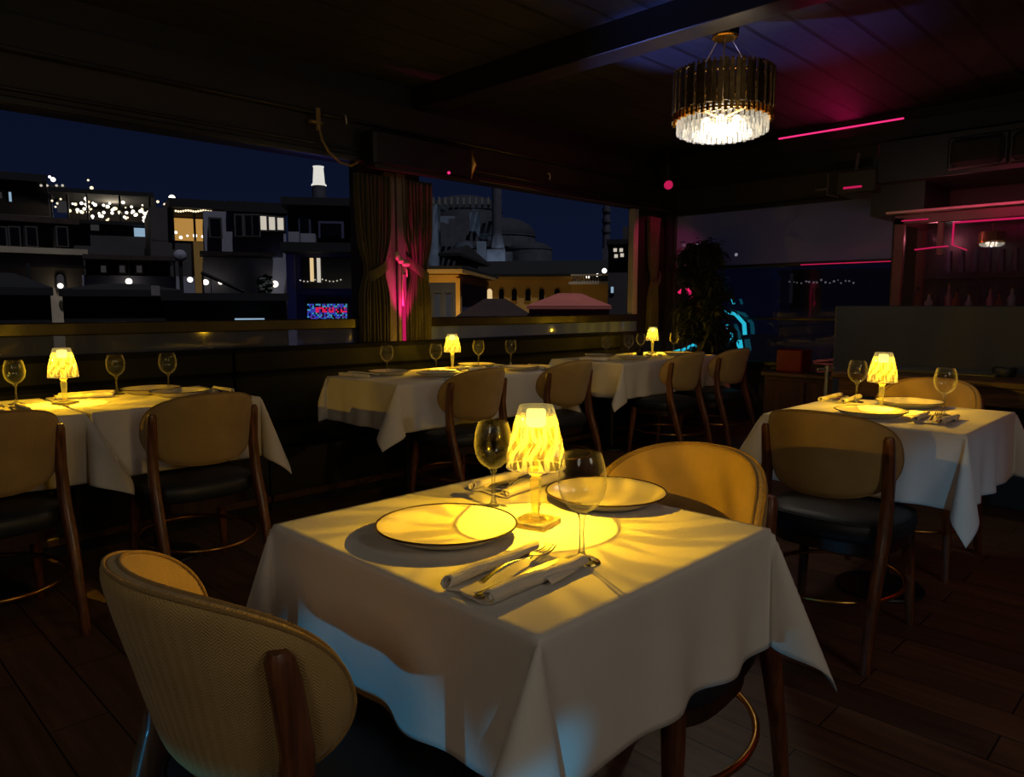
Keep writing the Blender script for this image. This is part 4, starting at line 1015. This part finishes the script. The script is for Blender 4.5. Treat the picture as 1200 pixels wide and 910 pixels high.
for x in (-10, 15, 40, 52): b.box('post', 'black_roof', x, x + 1.5, 210, 224, -.5, -.2)
b.win('cool_lit', 10, 13, 225, 236); b.win('win_dim', -3, 2, 225, 232); b.bulb('bulb_white', 62, 211, 2.2); b.bulb('bulb_white', 58, 208, 1.3)
for x in (48, 55, 66, 73): b.bulb('win_white', x, 218, 1.2)
# tall bright lamp and amber room
b = Bld('amber_room_house', 'house with an open amber lit upper room and dark flat roof', 'building', 225, 38, R(5), depth=7); b.frame = 'black_roof'
b.box('wall', 'stucco_dark', 176, 262, 282); b.box('roof_slab', 'black_roof', 196, 262, 236, 246, -.8, 7); b.box('back_wall', 'amber_lit', 203, 246, 248, 281, 3, 3.2)
b.box('side_wall', 'stucco_dark', 175, 201, 243, 283, 0, 6); b.box('post', 'black_roof', 200, 203, 246, 282, -.2, .1); b.box('post', 'black_roof', 226, 228, 246, 282, -.2, .1); b.box('post', 'ochre', 245, 249, 246, 282, -.2, .1)
for k in range(15): b.bulb('bulb_warm', 205 + 2.9 * k, 248.5 + .6 * math.sin(k), 1.1, 'string_lamp', -.5)
for x, y, r in ((208, 270, 1.6), (214, 276, 1.8), (231, 274, 2.2), (222, 274, 1.2), (240, 275, 1.4)): b.bulb('bulb_white', x, y, r, 'lamp', 1)
b.bulb('bulb_white', 201, 233, 3.4, 'floodlight'); b.box('mast', 'black_roof', 200.5, 201.5, 234, 246, -.3, -.2); b.box('chimney', 'ochre', 224, 238, 285, None, -1, 0)
# low tiled terrace
b = Bld('tiled_terrace', 'low tiled roof with a covered terrace behind the black roofs', 'building', 150, 24, 0, depth=5); b.frame = 'stucco_dark'
b.box('wall', 'stucco_grey', 96, 228, 323); b.roof('roof', 'tiles', 98, 206, 304, 293, .6, .12); b.box('veranda', 'black_roof', 100, 200, 306, 323, .5, 3)
for x in (100, 125, 150, 175, 203): b.box('post', 'stucco_dark', x, x + 1.3, 305, 324, -.2, 0)
for x, y, r in ((151, 330, 3.2),): b.bulb('bulb_white', x, y, r)
for x in (118, 140, 160): b.win('win_dim', x, x + 6, 311, 319, proud=-.3)
o_ = b.t
b2 = Bld('satellite_dish', 'round satellite dish left of the grey house', 'satellite dish', 211, 22, 0, zb=0)
u, z = b2.loc(211, 299); m = MB(); m.m = Matrix.Translation((u, 0, z)) @ Matrix.Rotation(R(80), 4, 'X'); rp = 6.5 * 22 / F; m.lathe([(.001, .06), (rp * .6, .03), (rp, -.03), (rp * .98, -.05), (rp * .6, .01), (.001, .04)], 24); m.m = Matrix(); m.build('dish', 'stucco_grey', b2.t, 60)
m = MB(); m.tube([(u, .1, z), (u, .1, z - 2.2)], .05, 8); m.build('mast', 'black_roof', b2.t)
# grey modern house
b = Bld('grey_house', 'grey modern house with lit penthouse windows and a retracted awning', 'building', 287, 20, R(3), depth=5); b.frame = 'stucco_dark'
b.box('lower_wall', 'stucco_grey', 238, 335, 302); b.box('upper_wall', 'stucco_grey', 238, 336, 247, 303, .35, 5); b.box('penthouse_roof', 'black_roof', 266, 338, 236, 248, .1, 5); b.box('roof_box', 'black_roof', 268, 296, 231, 238, 2, 4)
b.box('awning', 'rail', 234, 320, 297, 301, -.7, .3); b.win('win_dark', 246, 258, 256, 276, proud=-.25)
for x in (276, 287, 296): b.win('win_dark', x, x + 7, 252, 275, proud=-.25)
for x in (305, 315, 325): b.win('win_white', x, x + 7, 253 + (x - 305) * .1, 269, proud=-.25)
b.bulb('bulb_white', 321, 333, 3.6, 'wall_lamp'); b.bulb('bulb_white', 223, 328, 2.8); b.bulb('bulb_white', 241, 331, 3.0); b.bulb('bulb_white', 258, 331, 2.4)
b.box('stair_rail', 'black_roof', 236, 238, 320, 345, -.5, -.4); b.box('stair_rail', 'black_roof', 246, 247, 324, 345, -.5, -.4)
m = MB(); p0 = b.loc(236, 320); p1 = b.loc(285, 342); m.tube([(p0[0], -.5, p0[1] - b.zb), (p1[0], -.5, p1[1] - b.zb)], .05, 6); m.build('stair_handrail', 'black_roof', b.t)
m = MB()
rng = random.Random(7)
for k in range(60):
    x = rng.uniform(303, 316); y = rng.uniform(325, 343); u, z = b.loc(x, y); m.ball((u, -.2 - rng.uniform(0, .2), z - b.zb), rng.uniform(.04, .09), 6, 4)
m.build('wall_creeper', 'leaf', b.t)
# blue-lit house
b = Bld('blue_house', 'blue-lit house with a curtained bay and a colour screen below it', 'building', 375, 17, R(-4), depth=6); b.frame = 'blue_wall'
b.box('wall', 'blue_wall', 336, 440, 298); b.box('upper_storey', 'stucco_dark', 334, 440, 237, 291, .4, 6); b.box('balcony_slab', 'black_roof', 334, 442, 288, 298, -.9, 6); b.box('roof_slab', 'black_roof', 330, 442, 233, 242, -.2, 6)
b.box('corner_pier', 'stucco_grey', 336, 346, 298, None, -.2, .2)
b.win('win_dark', 354, 412, 302, 338); b.box('net_curtain', 'win_warm', 364, 368, 303, 330, -.25, -.2); b.box('net_curtain', 'win_white', 372, 376, 303, 331, -.25, -.2)
for k in range(12): b.bulb('win_white', 354 + 4.2 * k, 329 + 1.4 * math.sin(k * .9), .8, 'string_lamp', -.4)
b.win('win_dark', 376, 400, 262, 276); b.win('win_dark', 352, 362, 254, 276)
scr = b.box('screen', 'win_dark', 361, 409, 355, 374, -.35, -.2); rng = random.Random(12)
sm = [emit('screen %s' % n_, c, s_) for n_, c, s_ in (('red', (1, .02, .12, 1), .8), ('blue', (.05, .1, 1, 1), .5), ('cyan', (.1, .6, .9, 1), .5), ('violet', (.3, .1, .9, 1), .3))]
m = MB()
for i in range(24):
    for j in range(9):
        if rng.random() < .22: continue
        x = 362 + 1.9 * i; y = 356 + 2 * j; u0, z0 = b.loc(x, y + 1.7); u1, z1 = b.loc(x + 1.6, y)
        m.cur = (0 if rng.random() < .8 else 3) if (2 <= j <= 4 and i > 4) else rng.choice([1, 1, 2, 3])
        m.box(u0, u1, -.38, -.36, z0 - b.zb, z1 - b.zb)
m.build('lit_pixels', sm, scr)
ac = b.box('air_conditioner', 'stucco_grey', 356, 372, 277, 288, -.7, -.3)
b.box('air_conditioner', 'stucco_grey', 342, 354, 275, 288, -.7, -.3)
light('POINT', 'blue_house_glow', tuple(Vector(b.t.location) + Vector((-1.5, -2.5, 14.2))), 14, (.10, .14, 1), shadow_soft_size=.3)
# black roofs just below the window
def black_roof(label, px, dist, x0, x1, yb, yt, wall_y=None):
    b = Bld('dark_roof', label, 'roof', px, dist, 0, depth=5); b.t['group'] = 'black roofs below the windows'
    b.roof('roof', 'black_roof', x0, x1, yb, yt, .2, .3); b.box('wall', 'black_roof', x0 + 3, x1 - 3, yb - 1); return b
black_roof('black hipped roof in the middle of the left window', 150, 15, 70, 215, 347, 328)
r_ = black_roof('rounded black roof at the left end of the left window', 10, 14, -90, 62, 345, 312); r_.box('chimney', 'black_roof', 33, 38, 303, 330, 1.5, 2)
r_ = black_roof('flat black roof before the grey house', 270, 13, 190, 338, 352, 345); r_.bulb('bulb_white', 182, 340, .1); u, z = r_.loc(184, 341)
t = r_.t; r_.box('roof_light', 'win_dim', 179, 187, 335, 346, -.3, 0)
r_.box('sign_board', 'cool_lit', 275, 309, 372.5, 375, -.3, -.2)
# floodlit lantern tower
b = Bld('minaret', 'white floodlit minaret top left of the curtains', 'tower', 375, 160, 0, zb=-14)
u, z0 = b.loc(375, 262); _, z1 = b.loc(375, 218); _, z2 = b.loc(375, 195); k = 160 / F
m = MB(); m.lathe([(7.5 * k, 0), (7.5 * k, z1 - b.zb)], 16, (u, 0, 0), cap1=True); m.build('shaft', 'mosque', b.t, 40)
m = MB(); m.lathe([(8.2 * k, z1 - b.zb), (8.2 * k, z1 - b.zb + 1.5 * k), (6.6 * k, z1 - b.zb + 3 * k), (5.4 * k, z2 - b.zb - 2 * k), (6.2 * k, z2 - b.zb), (.01, z2 - b.zb + .5 * k)], 12, (u, 0, 0)); m.build('lantern', 'lit_stone', b.t, None)
# great domed mosque
b = Bld('domed_building', 'huge dim domed stone building behind the yellow lit block', 'building', 570, 190, 0, depth=60, zb=-16); k = 190 / F
def dome(part, mat, xc, yb, rpx, hpx, d, seg=40):
    u, z = b.loc(xc, yb); m = MB(); m.lathe([(rpx * k * math.cos(q * PI / 20), hpx * k * math.sin(q * PI / 20)) for q in range(11)], seg, (u, d, z - b.zb)); m.build(part, mat, b.t, 60)
def drum(part, mat, xc, y0, y1, rpx, d, seg=40):
    u, z0 = b.loc(xc, y1); _, z1 = b.loc(xc, y0); m = MB(); m.lathe([(rpx * k, 0), (rpx * k, z1 - z0), (rpx * k * 1.02, z1 - z0), (rpx * k * 1.02, z1 - z0 + 1.5 * k), (.01, z1 - z0 + 1.6 * k)], seg, (u, d, z0 - b.zb)); m.build(part, mat, b.t, 30)
b.box('main_hall', 'mosque', 500, 640, 285, None, 10, 60); dome('great_dome', 'lead', 540, 228, 50, 22, 35); drum('dome_drum', 'mosque', 540, 228, 243, 51, 35)
b.box('upper_block', 'mosque', 497, 590, 243, 290, 18, 52); drum('half_drum', 'mosque', 590, 270, 285, 42, 18); dome('half_dome', 'lead', 590, 268, 42, 22, 18); drum('side_drum', 'mosque', 622, 290, 306, 28, 8); dome('side_dome', 'lead', 622, 289, 26, 9, 8)
b.box('buttress', 'mosque', 500, 512, 238, None, 2, 14); b.box('buttress', 'mosque', 550, 562, 246, None, 4, 16); b.box('porch', 'mosque', 536, 600, 296, None, -4, 4); b.box('porch_block', 'mosque', 559, 570, 285, None, -6, -2); dome('porch_dome', 'lead', 545, 292, 14, 10, -1)
for q in range(14):
    x = 492 + q * 7.2; b.win('win_dim', x, x + 2.2, 231, 239, proud=-10) if 497 < x < 585 else None
b2 = Bld('minaret', 'grey square-based minaret before the domed building, base lit blue-white', 'tower', 582, 150, 0, zb=-16); k2 = 150 / F
u, zt = b2.loc(582, 150); _, z1 = b2.loc(582, 275); _, z2 = b2.loc(582, 288)
m = MB(); m.lathe([(5.8 * k2, z2 - b2.zb), (5.4 * k2, zt - b2.zb), (.01, zt - b2.zb + 30 * k2)], 14, (u, 0, 0)); m.build('shaft', 'mosque', b2.t, 40)
b2.box('base_block', 'mosque', 571, 592, 293, None, -2, 2); m = MB(); m.lathe([(9.5 * k2, b2.loc(582, 295)[1] - b2.zb), (8.5 * k2, z2 - b2.zb), (5.8 * k2, z1 - b2.zb)], 8, (u, 0, 0)); m.build('tapered_base', 'mosque', b2.t)
b3 = Bld('minaret', 'distant slim minaret with ringed balconies right of the domed building', 'tower', 711, 230, 0, zb=-16); k3 = 230 / F
u, zt = b3.loc(711, 238); _, z1 = b3.loc(711, 292)
m = MB(); m.lathe([(4.5 * k3, 0), (4.2 * k3, z1 - b3.zb), (3.4 * k3, zt - b3.zb), (.01, zt - b3.zb + 20 * k3)], 12, (u, 0, 0)); m.build('shaft', 'mosque', b3.t, 40)
for y in (248, 260, 272): z = b3.loc(711, y)[1] - b3.zb; m = MB(); m.lathe([(3.6 * k3, -1), (5 * k3, 0), (5 * k3, 1), (3.6 * k3, 1)], 14, (u, 0, z)); m.build('balcony', 'mosque', b3.t)
b3.box('base_block', 'mosque', 706, 717, 292, None, -3, 3)
light('SPOT', 'mosque_flood', tuple(Vector(b2.t.location) + Vector((-12, -42, 8))), 150000, (.55, .78, 1), spot_size=R(34), spot_blend=.9, shadow_soft_size=1, at=tuple(Vector(b2.t.location) + Vector((0, 0, 18))))
# corner house with gilded eaves
b = Bld('corner_house', 'dark blue house with a gold lit cornice right of the curtains', 'building', 520, 30, R(-12), depth=8); b.frame = 'blue_wall'
b.box('wall', 'blue_wall', 470, 536, 330); b.box('cornice_frieze', 'ochre', 470, 538, 322, 331, -.1, 8); b.box('cornice', 'ochre', 468, 548, 317, 321, -1.2, 8); b.box('corner_pilaster', 'ochre', 535, 540, 326, None, -.2, .2); b.roof('roof', 'black_roof', 466, 548, 317, 306, 1.2, .2)
b.box('turret', 'stucco_dark', 518, 536, 300, 318, 3, 5); b.roof('turret_roof', 'black_roof', 514, 540, 300, 277, .1, .49)
for x in (498, 510, 523): b.win('win_dim', x, x + 6, 345, 375)
CO = Vector(b.t.location) + Vector((0, 0, 14))
cd_ = Vector((CO.x, CO.y, 0)).normalized(); q = CO - cd_ * 2.4 + Vector((-cd_.y, cd_.x, 0)) * .2
light('SPOT', 'cornice_flood', (q.x, q.y, .5), 150, (1, .72, .26), spot_size=R(110), spot_blend=.8, shadow_soft_size=.2, at=(q.x + cd_.x * 2 + .3, q.y + cd_.y * 2, 2.4))
# ochre block with arched windows
b = Bld('ochre_building', 'long ochre floodlit building with a row of arched windows', 'building', 620, 44, R(-8), depth=9); b.frame = 'ochre'
b.box('wall', 'ochre', 538, 690, 326); b.box('string_course', 'ochre', 540, 691, 324, 328, -.35, .3); b.roof('roof', 'black_roof', 530, 722, 324, 300, .5, .08)
for x in (556, 571, 585, 600, 616, 632, 650): b.win('win_warm' if x == 571 else 'win_dark', x, x + 6, 339, 352, arch=True)
b.box('terrace_wall', 'ochre', 672, 716, 334, None, -1.5, 1); b.box('terrace_slab', 'stone', 670, 716, 331, 334, -2, 1)
for k in range(13): b.box('baluster', 'stone', 675 + 3 * k, 676.4 + 3 * k, 324, 331, -1.7, -1.5)
b.box('handrail', 'stone', 672, 716, 322.5, 324.5, -1.8, -1.4)
for x, y, r in ((690, 325, 2.0), (701, 323, 1.8), (709, 318, 2.8)): b.bulb('bulb_white', x, y, r, 'lamp', -1)
OC = Vector(b.t.location) + Vector((0, 0, 14)); dn = Vector((OC.x, OC.y, 0)).normalized()
for s_ in (-5, 0.5, 6):
    q = OC - dn * 7 + Vector((dn.y, -dn.x, 0)) * s_
    light('SPOT', 'ochre_flood', (q.x, q.y, -3.5), 230, (1, .76, .36), spot_size=R(95), spot_blend=.7, shadow_soft_size=.3, at=tuple(q + dn * 7 + Vector((0, 0, 4.5))))
for l, px, x0, x1, yb, yt, mt, d in (('brown hipped roof below the arched windows', 580, 535, 625, 374, 349, 'tiles', 27), ('rose tiled roof below the ochre terrace', 668, 618, 716, 362, 342, 'rose_roof', 25)):
    b = Bld('tiled_roof', l, 'roof', px, d, 0, depth=5); b.t['group'] = 'tiled roofs below the second window'; b.roof('roof', mt, x0, x1, yb, yt, .3, .35); b.box('wall', mt, x0 + 2, x1 - 2, yb - 1)
b = Bld('apartment_block', 'dark apartment block with a few lit windows at the right end of the second window', 'building', 728, 34, 0, depth=8)
b.box('wall', 'stucco_dark', 713, 775, 285); b.box('roof_slab', 'black_roof', 711, 777, 281, 286, -.5, 8); b.box('upper_block', 'stucco_dark', 730, 775, 262, 286, 1, 7)
for x, y in ((719, 291), (726, 291), (720, 298), (727, 297)): b.win('win_white', x, x + 4, y, y + 4)
b.win('cool_lit', 716, 719, 336, 343)
# beyond the far window: dark block with a row of small lights, bright billboard
b = Bld('office_block', 'dark block with a line of small lights seen through the far window', 'building', 960, 30, 0, depth=6); b.frame = 'stucco_dark'
b.box('wall', 'blue_wall', 915, 1100, 318); b.box('roof_slab', 'black_roof', 912, 1100, 315, 319, -.4, 6)
rng = random.Random(3)
for k in range(17): b.bulb('win_white', 926 + 4.6 * k + rng.uniform(-1, 1), 330 + rng.uniform(-2, 2), rng.uniform(.6, 1.3), 'lamp', -.3)
b.win('win_dim', 926, 930, 320, 355)
b = Bld('lit_kiosk', 'bright kiosk glimpsed through the far window left of the plant', 'building', 803, 26, 0, depth=4); b.frame = 'stucco_dark'
b.box('wall', 'stucco_dark', 785, 850, 285)
b.win('win_white', 791, 803, 286, 289); b.win('win_white', 791, 795, 293, 304); b.bulb('bulb_white', 794, 292, 2.4); b.win('win_dim', 797, 803, 292, 300); b.bulb('bulb_white', 816, 289, 2.6); b.bulb('bulb_white', 862, 299, 1.8)
m = MB(); m.box(-320, 420, -120, 420, -16.5, -16.0); gr = m.build('ground', wmat('dark street ground', (30, 30, 32))); struct(gr)

# ------------------------------------------------------------------ light of the room
wd = bpy.data.worlds.new('night'); sc.world = wd; wd.use_nodes = True; nt = wd.node_tree; nt.nodes.clear()
out = nt.nodes.new('ShaderNodeOutputWorld'); bg = nt.nodes.new('ShaderNodeBackground'); nt.links.new(bg.outputs[0], out.inputs[0])
tc = nt.nodes.new('ShaderNodeTexCoord'); sp = nt.nodes.new('ShaderNodeSeparateXYZ'); rp = nt.nodes.new('ShaderNodeValToRGB')
nt.links.new(tc.outputs['Generated'], sp.inputs[0]); nt.links.new(sp.outputs['Z'], rp.inputs[0]); nt.links.new(rp.outputs[0], bg.inputs[0])
e = rp.color_ramp.elements; e[0].position = 0; e[0].color = srgb(13, 20, 42); e[1].position = .4; e[1].color = srgb(7, 12, 28)
bg.inputs['Strength'].default_value = 1.0
light('SUN', 'town_fill_sun', (0, -20, 60), 1.0, (.86, .88, 1), angle=R(1), at=(5, 0, 20))  # dim sun lamp added for city glow on the town facades
# unseen fill lights added behind the viewer, standing for other hall lamps
light('POINT', 'hall_fill_light', (-2.0, -.2, 2.4), 25, (1, .88, .72), shadow_soft_size=.5)
light('POINT', 'hall_fill_light', (1.0, -2.3, 2.4), 36, (1, .88, .72), shadow_soft_size=.5)
# cyan light standing low behind the viewer's left: shines under the chair back and the table cloths
light('SPOT', 'cyan_floor_light', (-1.3, .95, .13), 24, (.04, .50, .95), spot_size=R(25), spot_blend=.3, shadow_soft_size=.02, at=(.70, 1.03, .25))
light('SPOT', 'cyan_floor_light', (-.9, -.8, .10), 75, (.03, .50, .95), spot_size=R(4.2), spot_blend=.6, shadow_soft_size=.02, at=(.635, .580, .535))
light('SPOT', 'cyan_floor_light', (-.6, -1.0, .10), 60, (.20, .56, .95), spot_size=R(8), spot_blend=.7, shadow_soft_size=.02, at=(2.82, .60, .52))
# blue wash on the ceiling, pink wash at the far end
light('SPOT', 'blue_ceiling_light', (3.2, 3.3, 1.0), 260, (.16, .24, 1), spot_size=R(40), spot_blend=.6, shadow_soft_size=.05, at=(4.05, 2.3, 2.76))
light('SPOT', 'blue_ceiling_light', (1.6, 1.5, 1.6), 60, (.22, .26, 1), spot_size=R(46), spot_blend=.6, shadow_soft_size=.05, at=(2.7, 1.9, 2.76))
light('AREA', 'pink_ceiling_light', (6.40, 2.50, 2.50), 2.6, (1, .015, .16), shape='RECTANGLE', size=.2, size_y=1.3, at=(6.15, 2.50, 2.76))
light('SPOT', 'pink_pillar_light', (3.325, 4.33, .95), 60, (1, .010, .18), spot_size=R(44), spot_blend=.8, shadow_soft_size=.02, at=(3.335, 4.44, 1.5))
light('SPOT', 'pink_corner_light', (6.40, 4.05, 2.34), 8, (1, .015, .16), spot_size=R(80), spot_blend=.6, shadow_soft_size=.03, at=(6.75, 4.46, 1.5))
light('SPOT', 'pink_bar_light', (5.5, 1.2, 2.1), 14, (1, .04, .16), spot_size=R(110), spot_blend=.7, shadow_soft_size=.05, at=(6.3, 1.4, 1.4))
light('POINT', 'bar_fill_light', (6.25, 1.68, 1.70), 2.0, (1, .22, .26), shadow_soft_size=.03)  # unseen light added inside the bar to brighten the bottles
light('SPOT', 'pink_floor_light', (5.0, -1.2, 2.5), 10, (1, .06, .08), spot_size=R(80), spot_blend=.8, shadow_soft_size=.1, at=(3.3, 0, 0))
